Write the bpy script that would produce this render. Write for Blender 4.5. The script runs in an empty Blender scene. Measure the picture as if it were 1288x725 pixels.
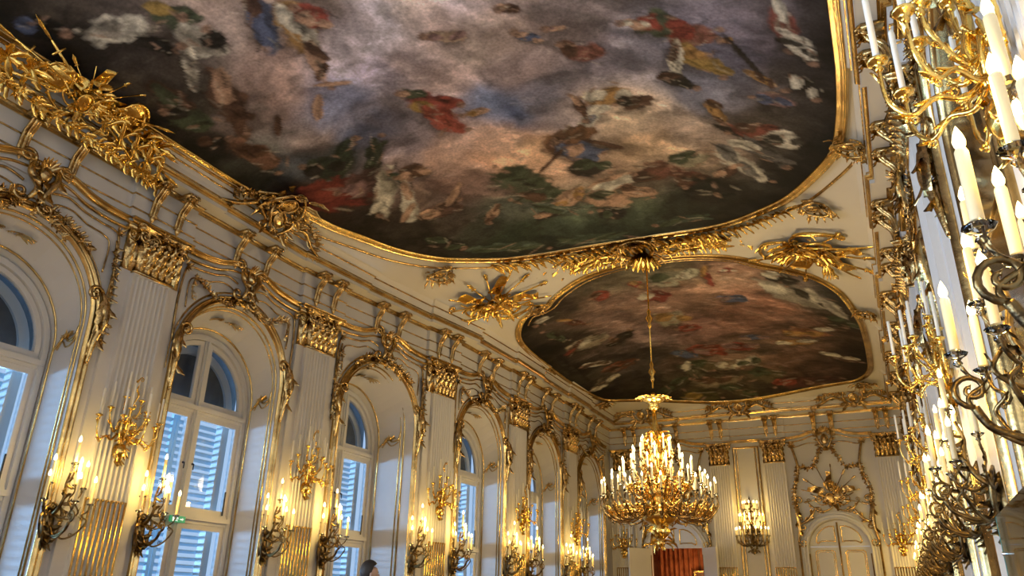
import bpy, bmesh, math, random
import numpy as np
from mathutils import Vector, Matrix
scene = bpy.context.scene
COL = scene.collection
PI = math.pi
# ------------------------------------------------------------------ camera
EYE = 1.45                      # eye height above the parquet
cam_d = bpy.data.cameras.new('camera'); cam = bpy.data.objects.new('camera', cam_d); COL.objects.link(cam)
cam_d.sensor_width = 36.0; cam_d.lens = 963.66 / 1288 * 36.0; cam_d.clip_end = 300; cam_d.clip_start = .05
_M = ((0.90235016, -0.14917012, -0.40436674), (0.43063639, 0.35076154, 0.831576), (0.01779001, -0.92450777, 0.38074782))
cm = Matrix.Identity(4)
for r in range(3):
    cm[r][0] = _M[r][0]; cm[r][1] = -_M[r][1]; cm[r][2] = -_M[r][2]
cm[2][3] = EYE
cam.matrix_world = cm
scene.camera = cam
# ------------------------------------------------------------------ world, exposure
vs = scene.view_settings
vs.view_transform = 'Standard'; vs.look = 'None'; vs.exposure = 0.08; vs.gamma = 1.0; vs.use_curve_mapping = False
scene.cycles.max_bounces = 7; scene.cycles.diffuse_bounces = 4; scene.cycles.glossy_bounces = 3
scene.cycles.transparent_max_bounces = 10; scene.cycles.transmission_bounces = 4
scene.cycles.sample_clamp_indirect = 4.0; scene.cycles.use_denoising = True
scene.cycles.caustics_reflective = False; scene.cycles.caustics_refractive = False
w = bpy.data.worlds.new('daylight'); scene.world = w; w.use_nodes = True
w.node_tree.nodes['Background'].inputs[0].default_value = (0.50, 0.70, 1.0, 1); w.node_tree.nodes['Background'].inputs[1].default_value = .8
# room plan (metres): long axis +Y, windows on the left, mirrors on the right
D = 26.9; XR = 0.85; YB = -16.0
def XL(y): return float(np.interp(y, [-99, 10.65, 11.75, 14.55, 15.65, 18.45, 99], [-9.75, -9.75, -9.65, -9.28, -9.1, -9.0, -9.0]))
PIL = [7.3 + 3.9 * i for i in range(-6, 5)]         # pilaster centres (left and right)
BAY = [9.25 + 3.9 * i for i in range(-6, 5)]        # window bays
PILR = [3.1 - 4.4 * i for i in range(4, 0, -1)] + [3.2, 8.0, 12.35, 16.5, 20.8, 25.0]      # pilasters of the mirror wall
BAYR = [(a + b) / 2 for a, b in zip(PILR[:-1], PILR[1:])]
def add_area(name, loc, rot, sx, sy, power, color):
    l = bpy.data.lights.new(name, 'AREA'); l.shape = 'RECTANGLE'; l.size = sx; l.size_y = sy; l.energy = power; l.color = color
    o = bpy.data.objects.new(name, l); COL.objects.link(o); o.location = loc; o.rotation_euler = rot; return o
def add_point(name, loc, power, color, rad):
    l = bpy.data.lights.new(name, 'POINT'); l.energy = power; l.color = color; l.shadow_soft_size = rad
    o = bpy.data.objects.new(name, l); COL.objects.link(o); o.location = loc; return o
# area lights added for ambient fill, set in the unseen window bays further back
FILL_POWER = 250
for yb in BAY:
    if yb > 3: continue
    add_area('daylight_fill', (XL(yb) - .3, yb, 2.9), (0, -PI / 2, 0), 4.2, 1.9, FILL_POWER, (.93, .96, 1.0))
# sunlit facade across the courtyard: light passes level through the open louvres
add_area('courtyard_glow', (-24.0, -6.0, 2.0), (0, -PI / 2, 0), 3.0, 50, 20000, (.27, .56, 1.0))
WARM = (1.0, .63, .15); WARMC = (1.0, .78, .46)
# ------------------------------------------------------------------ materials
def mat(name, col, rough=.5, metal=0., emis=None, es=0., bump=None, vary=0., vscale=6., vcol=None, spec=None):
    m = bpy.data.materials.new(name); m.use_nodes = True; nt = m.node_tree; b = nt.nodes['Principled BSDF']
    b.inputs['Base Color'].default_value = (*col, 1); b.inputs['Roughness'].default_value = rough; b.inputs['Metallic'].default_value = metal
    if spec is not None: b.inputs['Specular IOR Level'].default_value = spec
    if emis: b.inputs['Emission Color'].default_value = (*emis, 1); b.inputs['Emission Strength'].default_value = es
    tc = nt.nodes.new('ShaderNodeTexCoord')
    if vary:
        n = nt.nodes.new('ShaderNodeTexNoise'); n.inputs['Scale'].default_value = vscale; n.inputs['Detail'].default_value = 5
        nt.links.new(tc.outputs['Object'], n.inputs['Vector'])
        mx = nt.nodes.new('ShaderNodeMixRGB'); mx.inputs[1].default_value = (*col, 1)
        c2 = vcol if vcol else tuple(c * (1 - vary) for c in col); mx.inputs[2].default_value = (*c2, 1)
        rp = nt.nodes.new('ShaderNodeValToRGB'); rp.color_ramp.elements[0].position = .4; rp.color_ramp.elements[1].position = .65
        nt.links.new(n.outputs['Fac'], rp.inputs[0]); nt.links.new(rp.outputs[0], mx.inputs[0]); nt.links.new(mx.outputs[0], b.inputs['Base Color'])
    if bump:
        n2 = nt.nodes.new('ShaderNodeTexNoise'); n2.inputs['Scale'].default_value = bump[0]; n2.inputs['Detail'].default_value = 3
        bp = nt.nodes.new('ShaderNodeBump'); bp.inputs['Strength'].default_value = bump[1]; bp.inputs['Distance'].default_value = .02
        nt.links.new(tc.outputs['Object'], n2.inputs['Vector']); nt.links.new(n2.outputs['Fac'], bp.inputs['Height']); nt.links.new(bp.outputs[0], b.inputs['Normal'])
    return m
WHITE = mat('white_stucco', (.68, .655, .615), .55, vary=.06, vscale=1.3)
WHITE2 = mat('white_lacquered_wood', (.66, .65, .63), .45, vary=.04, vscale=2)
CEILW = mat('cream_ceiling_plaster', (.76, .715, .63), .6, vary=.05, vscale=.8)
GOLD = mat('gilding', (.70, .49, .20), .25, 1., vary=.5, vscale=9, vcol=(.30, .195, .08), bump=(28, .25))
GOLDB = mat('bright_gilding', (.96, .66, .18), .2, 1., vary=.3, vscale=12, vcol=(.75, .46, .11), bump=(40, .15))
GOLDL = mat('burnished_gilt_moulding', (.78, .55, .22), .26, 1., vary=.45, vscale=3, vcol=(.44, .29, .11), bump=(20, .15))
BRONZE = mat('dark_gilt_bronze', (.26, .175, .07), .3, 1., vary=.6, vscale=14, vcol=(.06, .04, .02), bump=(40, .2))
WAX = mat('ivory_candle', (.88, .84, .72), .45, spec=.4)
WAXLIT = mat('flame_tinted_candle', (.78, .66, .40), .45, emis=(1, .66, .18), es=.12)  # flame light on the wax put in as yellow colour and faint glow
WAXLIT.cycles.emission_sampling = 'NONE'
FLAME = mat('candle_flame_bulb', (1, .9, .6), .4, emis=(1.0, .80, .40), es=9.0)
FLAME.cycles.emission_sampling = 'NONE'
LOUVRE = mat('louvre_blue_shade', (.40, .53, .60), .5)  # bluish shade on the white slats put into their colour
DARK = mat('dark_blind', (.10, .115, .13), .6, vary=.2)
IRON = mat('dark_iron', (.05, .05, .05), .4, .8)
PARQ = mat('oak_parquet', (.32, .19, .09), .35, vary=.4, vscale=5)
REDW = mat('warm_red_brown_hanging', (.55, .20, .07), .7, vary=.55, vscale=4, vcol=(.32, .10, .03))
HAIR = mat('dark_hair', (.022, .018, .016), .6)
SKIN = mat('skin', (.55, .36, .27), .5)
COAT = mat('dark_blue_coat', (.03, .035, .05), .8)
TROUS = mat('dark_trousers', (.03, .03, .035), .8)
SHOE = mat('black_shoe', (.02, .02, .02), .4)
GREEN = mat('exit_sign_green', (.0, .22, .10), .4, emis=(.0, .5, .22), es=.35)
SIGNW = mat('exit_sign_white', (.9, .95, .9), .4, emis=(.9, 1, .92), es=.8)
STEEL = mat('brushed_steel', (.6, .6, .6), .3, 1.)
MIRROR = mat('old_mirror_glass', (.62, .62, .62), .12, 1.)
def glass(name, tint, gl):
    m = bpy.data.materials.new(name); m.use_nodes = True; nt = m.node_tree; nt.nodes.remove(nt.nodes['Principled BSDF'])
    t = nt.nodes.new('ShaderNodeBsdfTransparent'); t.inputs[0].default_value = (*tint, 1)
    g = nt.nodes.new('ShaderNodeBsdfGlossy'); g.inputs['Roughness'].default_value = .03
    f = nt.nodes.new('ShaderNodeFresnel'); f.inputs[0].default_value = gl; mx = nt.nodes.new('ShaderNodeMixShader')
    nt.links.new(f.outputs[0], mx.inputs[0]); nt.links.new(t.outputs[0], mx.inputs[1]); nt.links.new(g.outputs[0], mx.inputs[2])
    nt.links.new(mx.outputs[0], nt.nodes['Material Output'].inputs[0]); return m
CRYST = glass('glass_drip_pan', (.88, .88, .84), 1.5)
PANE = glass('window_glass', (.93, .97, 1.0), 1.35)
TEAL = glass('teal_edged_safety_glass', (.80, .95, .93), 1.4)
TEALE = mat('teal_glass_edge', (.10, .42, .42), .2, emis=None)
# ------------------------------------------------------------------ mesh helpers
class MB:
    def __init__(s): s.v = []; s.f = []
    def add(s, vs, fs, T=None):
        o = len(s.v)
        s.v += [tuple(T @ Vector(p)) for p in vs] if T is not None else [tuple(p) for p in vs]
        s.f += [tuple(i + o for i in f) for f in fs]; return s
    def box(s, x0, x1, y0, y1, z0, z1, T=None):
        return s.add([(x0,y0,z0),(x1,y0,z0),(x1,y1,z0),(x0,y1,z0),(x0,y0,z1),(x1,y0,z1),(x1,y1,z1),(x0,y1,z1)],
                     [(0,3,2,1),(4,5,6,7),(0,1,5,4),(1,2,6,5),(2,3,7,6),(3,0,4,7)], T)
    def tube(s, pts, rad, n=6, T=None, cap=True):
        pts = [Vector(p) for p in pts]; N = len(pts)
        if not hasattr(rad, '__len__'): rad = [rad] * N
        vs = []; up = None
        for i in range(N):
            t = (pts[min(i+1, N-1)] - pts[max(i-1, 0)])
            if t.length < 1e-9: t = Vector((0, 0, 1))
            t.normalize()
            if up is None:
                up = Vector((0, 0, 1)) if abs(t.z) < .9 else Vector((1, 0, 0))
            a = t.cross(up)
            if a.length < 1e-6: a = t.orthogonal()
            a.normalize(); b = a.cross(t); up = b
            for k in range(n):
                an = 2 * PI * k / n; vs.append(pts[i] + (a * math.cos(an) + b * math.sin(an)) * rad[i])
        fs = [(i*n+k, i*n+(k+1) % n, (i+1)*n+(k+1) % n, (i+1)*n+k) for i in range(N-1) for k in range(n)]
        if cap: fs += [tuple(range(n))[::-1], tuple((N-1)*n+k for k in range(n))]
        return s.add(vs, fs, T)
    def lathe(s, prof, n=12, T=None, axis='y'):
        vs = []
        for r, h in prof:
            for k in range(n):
                a = 2*PI*k/n; x, z = r*math.cos(a), -r*math.sin(a)
                vs.append((x, h, z) if axis == 'y' else (x, -z, h))
        m = len(prof)
        fs = [(i*n+k, i*n+(k+1) % n, (i+1)*n+(k+1) % n, (i+1)*n+k) for i in range(m-1) for k in range(n)]
        fs += [tuple(range(n))[::-1], tuple((m-1)*n+k for k in range(n))]
        return s.add(vs, fs, T)
    def dome(s, rx, ry, rz, T=None, n=10, m=4):
        vs = []; 
        for i in range(m):
            a = PI/2*i/m
            for k in range(n):
                b = 2*PI*k/n; vs.append((rx*math.cos(a)*math.cos(b), ry*math.cos(a)*math.sin(b), rz*math.sin(a)))
        vs.append((0, 0, rz))
        fs = [(i*n+k, i*n+(k+1) % n, (i+1)*n+(k+1) % n, (i+1)*n+k) for i in range(m-1) for k in range(n)]
        fs += [((m-1)*n+k, (m-1)*n+(k+1) % n, m*n) for k in range(n)]
        return s.add(vs, fs, T)
    def leaf(s, T, L, W, curl=.35, cup=.15, m=6):
        # acanthus blade along +x, face +z, lobed edge, tip curling outward
        vs = []; fs = []
        for i in range(m+1):
            t = i/m; w = W*.5*(math.sin(PI*min(1, t*.93+.07))**.7)*(1.0 if i % 2 else .68)
            x = L*(t - .12*curl*t*t*t*2); z = curl*L*t*t; 
            vs += [(x + (.06*L if i % 2 else 0), w, z - cup*W*.6), (x, w*.45, z + cup*W*.3), (x, 0, z - cup*W*.1 + .03*W), (x, -w*.45, z + cup*W*.3), (x + (.06*L if i % 2 else 0), -w, z - cup*W*.6)]
        for i in range(m):
            for k in range(4):
                a = i*5+k; fs.append((a, a+1, a+6, a+5)[::-1])
        return s.add(vs, fs, T)
    def flower(s, T, r, n=5):
        vs = [(0, 0, r*.3)]; fs = []
        for k in range(n):
            a = 2*PI*k/n; b = a + PI/n; c = a - PI/n
            o = len(vs)
            vs += [(r*.42*math.cos(c), r*.42*math.sin(c), r*.12), (r*math.cos(a), r*math.sin(a), r*.42), (r*.42*math.cos(b), r*.42*math.sin(b), r*.12), (r*.62*math.cos(a), r*.62*math.sin(a), r*.12)]
            fs += [(0, o, o+3), (0, o+3, o+2), (o, o+1, o+3), (o+3, o+1, o+2)]
        s.add(vs, fs, T)
        return s.dome(r*.28, r*.28, r*.5, T, 6, 2)
    def spiral(s, T, R, turns=1.4, r=.02, ccw=1, n=6, seg=22, rise=0.):
        pts = []; rad = []
        for i in range(seg+1):
            t = i/seg; a = 2*PI*turns*t; q = R*(1-.86*t)
            pts.append((q*math.cos(a), ccw*q*math.sin(a), rise*t)); rad.append(r*(1-.35*t) if i < seg else r*1.2)
        return s.tube(pts, rad, n, T)
    def obj(s, name, m, parent=None, M=None, smooth=True):
        me = bpy.data.meshes.new(name); me.from_pydata(s.v, [], s.f); me.materials.append(m); me.update()
        if smooth: me.polygons.foreach_set('use_smooth', [True]*len(me.polygons))
        return link(name, me, parent, M)
def link(name, me, parent=None, M=None):
    o = bpy.data.objects.new(name, me); COL.objects.link(o)
    if parent is not None: o.parent = parent
    if M is not None: o.matrix_local = M
    return o
def tag(o, label, cat, group=None):
    o['label'] = label; o['category'] = cat
    if group: o['group'] = group
    return o
def structure(o): o['kind'] = 'structure'; return o
def empty(name, M=None, parent=None):
    o = bpy.data.objects.new(name, None); COL.objects.link(o); o.empty_display_size = .1
    if parent is not None: o.parent = parent
    if M is not None: o.matrix_local = M
    return o
def copy_tree(o, M=None, parent=None):
    c = o.copy(); COL.objects.link(c); c.parent = parent
    if M is not None: c.matrix_local = M
    for ch in KIDS.get(o.name, []): copy_tree(ch, None, c)
    return c
KIDS = {}
def index_kids(root):
    def rec(o):
        ks = [k for k in bpy.data.objects if k.parent == o]; KIDS[o.name] = ks
        for k in ks: rec(k)
    rec(root)
def TR(x=0, y=0, z=0, rx=0, ry=0, rz=0, s=1.):
    return Matrix.Translation((x, y, z)) @ Matrix.Rotation(rz, 4, 'Z') @ Matrix.Rotation(ry, 4, 'Y') @ Matrix.Rotation(rx, 4, 'X') @ Matrix.Scale(s, 4)
def frame(o, u, v):
    u = Vector(u).normalized(); v = Vector(v).normalized(); d = u.cross(v)
    M = Matrix.Identity(4)
    for r in range(3): M[r][0] = u[r]; M[r][1] = v[r]; M[r][2] = d[r]; M[r][3] = o[r]
    return M
def left_frame(y, z=0., d=0.):           # local x along the wall, y up, z into the room
    a = Vector((XL(y-.6), y-.6, 0)); b = Vector((XL(y+.6), y+.6, 0)); u = (b-a).normalized(); v = Vector((0, 0, 1)); n = u.cross(v)
    p = Vector((XL(y), y, z)) + n*d; return frame(p, u, v)
def right_frame(y, z=0., d=0.): return frame((XR-d, y, z), (0, -1, 0), (0, 0, 1))
def end_frame(x, z=0., d=0.): return frame((x, D-d, z), (1, 0, 0), (0, 0, 1))
def spline(pts, n=8):
    P = [Vector(p) for p in pts]; out = []
    for i in range(len(P)-1):
        p0 = P[max(i-1, 0)]; p1 = P[i]; p2 = P[i+1]; p3 = P[min(i+2, len(P)-1)]
        for k in range(n):
            t = k/n; out.append(.5*((2*p1) + (p2-p0)*t + (2*p0-5*p1+4*p2-p3)*t*t + (3*p1-p0-3*p2+p3)*t**3))
    out.append(P[-1]); return out
def sweep(mb, pts, normals, prof, closed=False, T=None):
    """profile (a, b): a to the right of travel seen against the normal, b along the normal"""
    P = [Vector(p) for p in pts]; N = len(P)
    if not isinstance(normals, list): normals = [Vector(normals)]*N
    vs = []
    for i in range(N):
        ta = P[i]-P[i-1] if (closed or i > 0) else P[1]-P[0]
        tb = P[(i+1) % N]-P[i] if (closed or i < N-1) else P[-1]-P[-2]
        nn = normals[i].normalized(); la = ta.cross(nn).normalized(); lb = tb.cross(nn).normalized()
        m = la+lb
        if m.length < 1e-6: m = la.copy()
        m.normalize(); k = 1/max(.35, m.dot(la)); m = m*k
        for a, b in prof: vs.append(P[i]+m*a+nn*b)
    q = len(prof); fs = []
    for i in range(N if closed else N-1):
        j = (i+1) % N
        for k in range(q-1): fs.append((i*q+k, j*q+k, j*q+k+1, i*q+k+1))
    return mb.add(vs, fs, T)
def arch(hw, spring, z0, n=20, rise=None):
    rise = rise or hw
    return [(-hw, z0)] + [(-hw*math.cos(PI*k/n), spring+rise*math.sin(PI*k/n)) for k in range(n+1)] + [(hw, z0)]
HALF = [(-1, 0), (-.8, .5), (-.35, .85), (.35, .85), (.8, .5), (1, 0)]
def prof(w, h): return [(a*w, b*h) for a, b in HALF]
OGEE = [(-1, 0), (-1, .55), (-.75, .95), (-.45, .7), (-.25, .35), (.1, .45), (.35, .95), (.7, 1.0), (.8, .4), (1, .3), (1, 0)]
def ogee(w, h): return [(a*w, b*h) for a, b in OGEE]
# ------------------------------------------------------------------ levels (metres above the parquet)
def H(z): return z + EYE
CAPB, CAPT, ARCV = H(4.47), H(5.17), H(5.25)
LINE2, LINE1, BED = H(5.43), H(5.67), H(5.92)
TOPW = H(6.05)
ASP, AHW = H(3.55), 1.17            # arch on the room face
WSP, WHW, WD = H(3.12), 1.13, .72   # window at the back of the embrasure
REED = H(1.2)
PW, PB = .34, .53                   # half widths: fluted shaft, backing strip
rng = random.Random(7)
# ------------------------------------------------------------------ floor, walls, ceiling
fb = MB().box(-11.5, 1.2, YB, D+6, -.2, 0); structure(fb.obj('floor', PARQ, smooth=False))
def arch_panel(mb, T, wd, top, hw, spring, depth, ihw, isp, n=20, open_back=True, bottom=0., k_=0.):
    A = arch(hw, spring, bottom, n); I = arch(ihw, isp, bottom, n)
    sh = lambda L_: [(x, y, z+k_*x) for x, y, z in L_]
    mb.add(sh([(-wd, bottom, 0), (-hw, bottom, 0), (-hw, spring, 0), (-wd, spring, 0)]), [(0, 1, 2, 3)], T)
    mb.add(sh([(hw, bottom, 0), (wd, bottom, 0), (wd, spring, 0), (hw, spring, 0)]), [(0, 1, 2, 3)], T)
    a = A[1:-1]; tp = [(-wd + 2*wd*k/n, top) for k in range(n+1)]
    vs = [(x, y, 0) for x, y in a] + [(x, y, 0) for x, y in tp] + [(-wd, spring, 0), (wd, spring, 0)]
    fs = [(k, k+1, n+1+k+1, n+1+k) for k in range(n)] + [(2*n+2, 0, n+1), (n, 2*n+3, 2*n+1)]
    mb.add(sh(vs), fs, T)
    vs = sh([(x, y, 0) for x, y in A]) + [(x, y, -depth) for x, y in I]; m = len(A)
    mb.add(vs, [(k, m+k, m+k+1, k+1) for k in range(m-1)], T)
    if not open_back:
        mb.add([(x, y, -depth) for x, y in I], [tuple(range(m))[::-1]], T)
wl = MB(); wr = MB()
Zv = Vector((0, 0, 1))
def panel_frame(p0, p1):
    p0 = Vector(p0); p1 = Vector(p1); c = (p0+p1)/2; return frame(c, p1-p0, Zv), (p1-p0).length/2
ys = sorted([p-.55 for p in PIL] + [p+.55 for p in PIL] + [YB, 26.25])
ys = [y for y in ys if y < D] + [D]
BAYF = {}; WINF = {}
for y0, y1 in zip(ys[:-1], ys[1:]):
    yc = (y0+y1)/2; bay = [b for b in BAY if abs(b-yc) < 1.0 and y1-y0 > 1.5]
    pl0, pl1 = (XL(y0), y0, 0), (XL(y1), y1, 0)
    if bay:
        b = bay[0]; F, wd = panel_frame(pl0, pl1)
        F = F @ Matrix.Translation(((b-yc), 0, 0)) if abs(b-yc) > .01 else F
        BAYF[round(b, 2)] = F
        slant = (pl1[0]-pl0[0])/(y1-y0)         # this bay's face swings inward; its window stays square to the hall
        U = frame(((pl0[0]+pl1[0])/2, b, 0), (0, 1, 0), (0, 0, 1)) if abs(slant) > .05 else F
        WINF[round(b, 2)] = (U, .93 if abs(slant) > .05 else WD)
        arch_panel(wl, U, (y1-y0)/2, TOPW, AHW, ASP, WINF[round(b, 2)][1], WHW+.02, WSP, k_=slant if abs(slant) > .05 else 0.)
    else:
        a, c = pl0, pl1; wl.add([a, c, (c[0], c[1], TOPW), (a[0], a[1], TOPW)], [(0, 1, 2, 3)])
for y0, y1 in zip([YB]+[q+.55 for q in PILR], [q-.55 for q in PILR]+[D]):
    yc = (y0+y1)/2
    if y1-y0 > 2.5: arch_panel(wr, right_frame(yc), (y1-y0)/2, TOPW, AHW, ASP, .06, AHW-.02, ASP, open_back=False)
    else: wr.add([(XR, y1, 0), (XR, y0, 0), (XR, y0, TOPW), (XR, y1, TOPW)], [(0, 1, 2, 3)])
for q in PILR: wr.add([(XR, q+.55, 0), (XR, q-.55, 0), (XR, q-.55, TOPW), (XR, q+.55, TOPW)], [(0, 1, 2, 3)])
wall_left = structure(wl.obj('wall_left', WHITE, smooth=False))
wall_right = structure(wr.obj('wall_right', WHITE, smooth=False))
DC1, DC2, DHW, DSP, DTOP = -6.74, -1.64, .88, H(1.72), H(1.82)    # doors in the end wall
we = MB(); EF = end_frame(0)
edges = [XL(D), DC1-1.15, DC1+1.15, DC2-1.15, DC2+1.15, XR]
for x0, x1 in zip(edges[0::2], edges[1::2]):
    we.add([(x0, 0, 0), (x1, 0, 0), (x1, TOPW, 0), (x0, TOPW, 0)], [(0, 1, 2, 3)], EF)
for dc in (DC1, DC2): arch_panel(we, end_frame(dc), 1.15, TOPW, DHW+.02, DSP, .22, DHW, DSP)
wall_end = structure(we.obj('wall_end', WHITE, smooth=False))
wb = MB().box(-9.9, XR, YB-.2, YB, 0, H(7.4)); wall_back = structure(wb.obj('wall_back', WHITE, smooth=False))
def zc(x, y):
    xl = XL(y)+.5; xr = XR-.5; u = max(-1, min(1, (x-(xl+xr)/2)/((xr-xl)/2))); v = max(0, min(1, (y-17)/9.4))
    return H(6.45)+.95*(1-abs(u)**2.2)*(1-v**2.5)
cb = MB(); NU, NV = 44, 90; vs = []
for j in range(NV+1):
    y = YB+(D-.5-YB)*j/NV if j < NV else D-.5
    for i in range(NU+1):
        xl, xr = XL(y)+.5, XR-.5; x = xl+(xr-xl)*i/NU; vs.append((x, y, zc(x, y)))
fs = [(j*(NU+1)+i, (j+1)*(NU+1)+i, (j+1)*(NU+1)+i+1, j*(NU+1)+i+1) for j in range(NV) for i in range(NU)]
cb.add(vs, fs); ceiling = structure(cb.obj('ceiling', CEILW))
def cnormal(x, y):
    e = .02; return Vector(((zc(x+e, y)-zc(x-e, y))/(2*e), (zc(x, y+e)-zc(x, y-e))/(2*e), -1)).normalized()   # points down into the room
def ceil_frame(x, y, ang, off=.02, s=1.):
    n = cnormal(x, y); u = Vector((math.cos(ang), math.sin(ang), 0)); u = (u - n*u.dot(n)).normalized(); v = n.cross(u)
    p = Vector((x, y, zc(x, y))) + n*off; M = frame(p, u, v); return M @ Matrix.Scale(s, 4)
# ------------------------------------------------------------------ entablature swept round the room
EPX = [-8.5, -5.07, -3.28, .12]; EPH = .38
path = []; owner = []
st = .07
path.append((XL(YB), YB))
for p in PIL:
    if p > D-1: continue
    for y, o in ((p-.55, 0), (p-.55, st), (p+.55, st), (p+.55, 0)): path.append((XL(y)+o, y))
path.append((XL(D), D)); nL = len(path)-1
for x in EPX[1:3]:
    for xx, o in ((x-EPH, 0), (x-EPH, st), (x+EPH, st), (x+EPH, 0)): path.append((xx, D-o))
path.append((XR, D)); nE = len(path)-1
for p in reversed(PILR):
    if p > D-1: continue
    for y, o in ((p+.55, 0), (p+.55, st), (p-.55, st), (p-.55, 0)): path.append((XR-o, y))
path.append((XR, YB))
mit = []
for i, p in enumerate(path):
    P = Vector((*p, 0)); ls = []
    for q0, q1 in ((i-1, i), (i, i+1)):
        if q0 < 0 or q1 >= len(path): continue
        t = Vector((*path[q1], 0))-Vector((*path[q0], 0)); ls.append(t.cross(Zv).normalized())
    m = ls[0]+ls[-1]; m.normalize(); mit.append(m/max(.3, m.dot(ls[0])))
def band(name, material, pr, parts=(0, 1, 2)):
    rngs = [(0, nL, wall_left), (nL, nE, wall_end), (nE, len(path)-1, wall_right)]
    for k in parts:
        a, b, par = rngs[k]; vs = []; q = len(pr)
        for i in range(a, b+1):
            for d_, z_ in pr: vs.append((path[i][0]+mit[i].x*d_, path[i][1]+mit[i].y*d_, z_))
        fs = [(i*q+j, (i+1)*q+j, (i+1)*q+j+1, i*q+j+1) for i in range(b-a) for j in range(q-1)]
        o = MB().add(vs, fs).obj(name, material, par, smooth=False)
def hr(d, z, r): return [(d, z-r), (d+r*.8, z-r*.6), (d+r, z), (d+r*.8, z+r*.6), (d, z+r)]
band('frieze', WHITE, [(0, H(5.18)), (.04, H(5.18)), (.04, BED)])
band('gilt_line', GOLD, hr(.04, LINE2, .016)); band('gilt_line', GOLD, hr(.04, LINE1, .016))
band('bed_moulding', GOLDL, [(.04, BED-.01), (.06, BED-.005), (.065, BED+.02), (.09, BED+.03), (.10, BED+.055), (.125, BED+.06)])
band('cornice_soffit', CEILW, [(.125, BED+.06), (.33, BED+.07)])
band('corona', WHITE, [(.33, BED+.07), (.345, BED+.07), (.345, BED+.13)])
band('crown_moulding', GOLDL, [(.345, BED+.13), (.365, BED+.135), (.37, BED+.15), (.395, BED+.17), (.405, BED+.20), (.385, BED+.205)])
band('cove', CEILW, [(.385, BED+.205), (.36, BED+.23), (.375, BED+.34), (.42, BED+.45), (.49, BED+.53), (.53, BED+.545)])
band('gilt_line', GOLD, hr(.36, BED+.25, .016)); band('gilt_line', GOLD, hr(.405, BED+.42, .018))
# ------------------------------------------------------------------ pilasters with capitals
def pilaster_mesh(pw, pb, nf=8):
    mb = MB(); d1, d0 = .13, .055
    if pb > pw: mb.box(-pb, pb, 0, CAPB, 0, d0)
    pr = [(-pw, 0), (-pw, d1)]; m = .03; fw = (2*pw-2*m)/nf
    for k in range(nf):
        x0 = -pw+m+k*fw
        for j in range(7):
            a = PI*j/6; pr.append((x0+fw/2-(fw*.40)*math.cos(a), d1-.028*math.sin(a)))
    pr += [(pw, d1), (pw, 0)]
    ztop = CAPB-.05; q = len(pr)
    vs = [(x, z, d) for z in (0, ztop) for x, d in pr]
    mb.add(vs, [(k, k+1, q+k+1, q+k) for k in range(q-1)])
    mb.box(-pw, pw, ztop, CAPB, 0, d1)
    return mb
def reed_mesh(pw, nf=8):
    mb = MB(); m = .03; fw = (2*pw-2*m)/nf
    for k in range(nf+1):
        x = -pw+m+k*fw; w_ = fw*.20
        mb.add([(x-w_, .4, .128), (x-w_*.5, .4, .146), (x+w_*.5, .4, .146), (x+w_, .4, .128), (x-w_, REED, .128), (x-w_*.5, REED, .146), (x+w_*.5, REED, .146), (x+w_, REED, .128)],
               [(0, 1, 5, 4), (1, 2, 6, 5), (2, 3, 7, 6), (4, 5, 6, 7)])
        if k < nf: mb.dome(fw*.28, fw*.3, .03, TR(x+fw/2, REED-.01, .108), 8, 2)
    return mb
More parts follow.
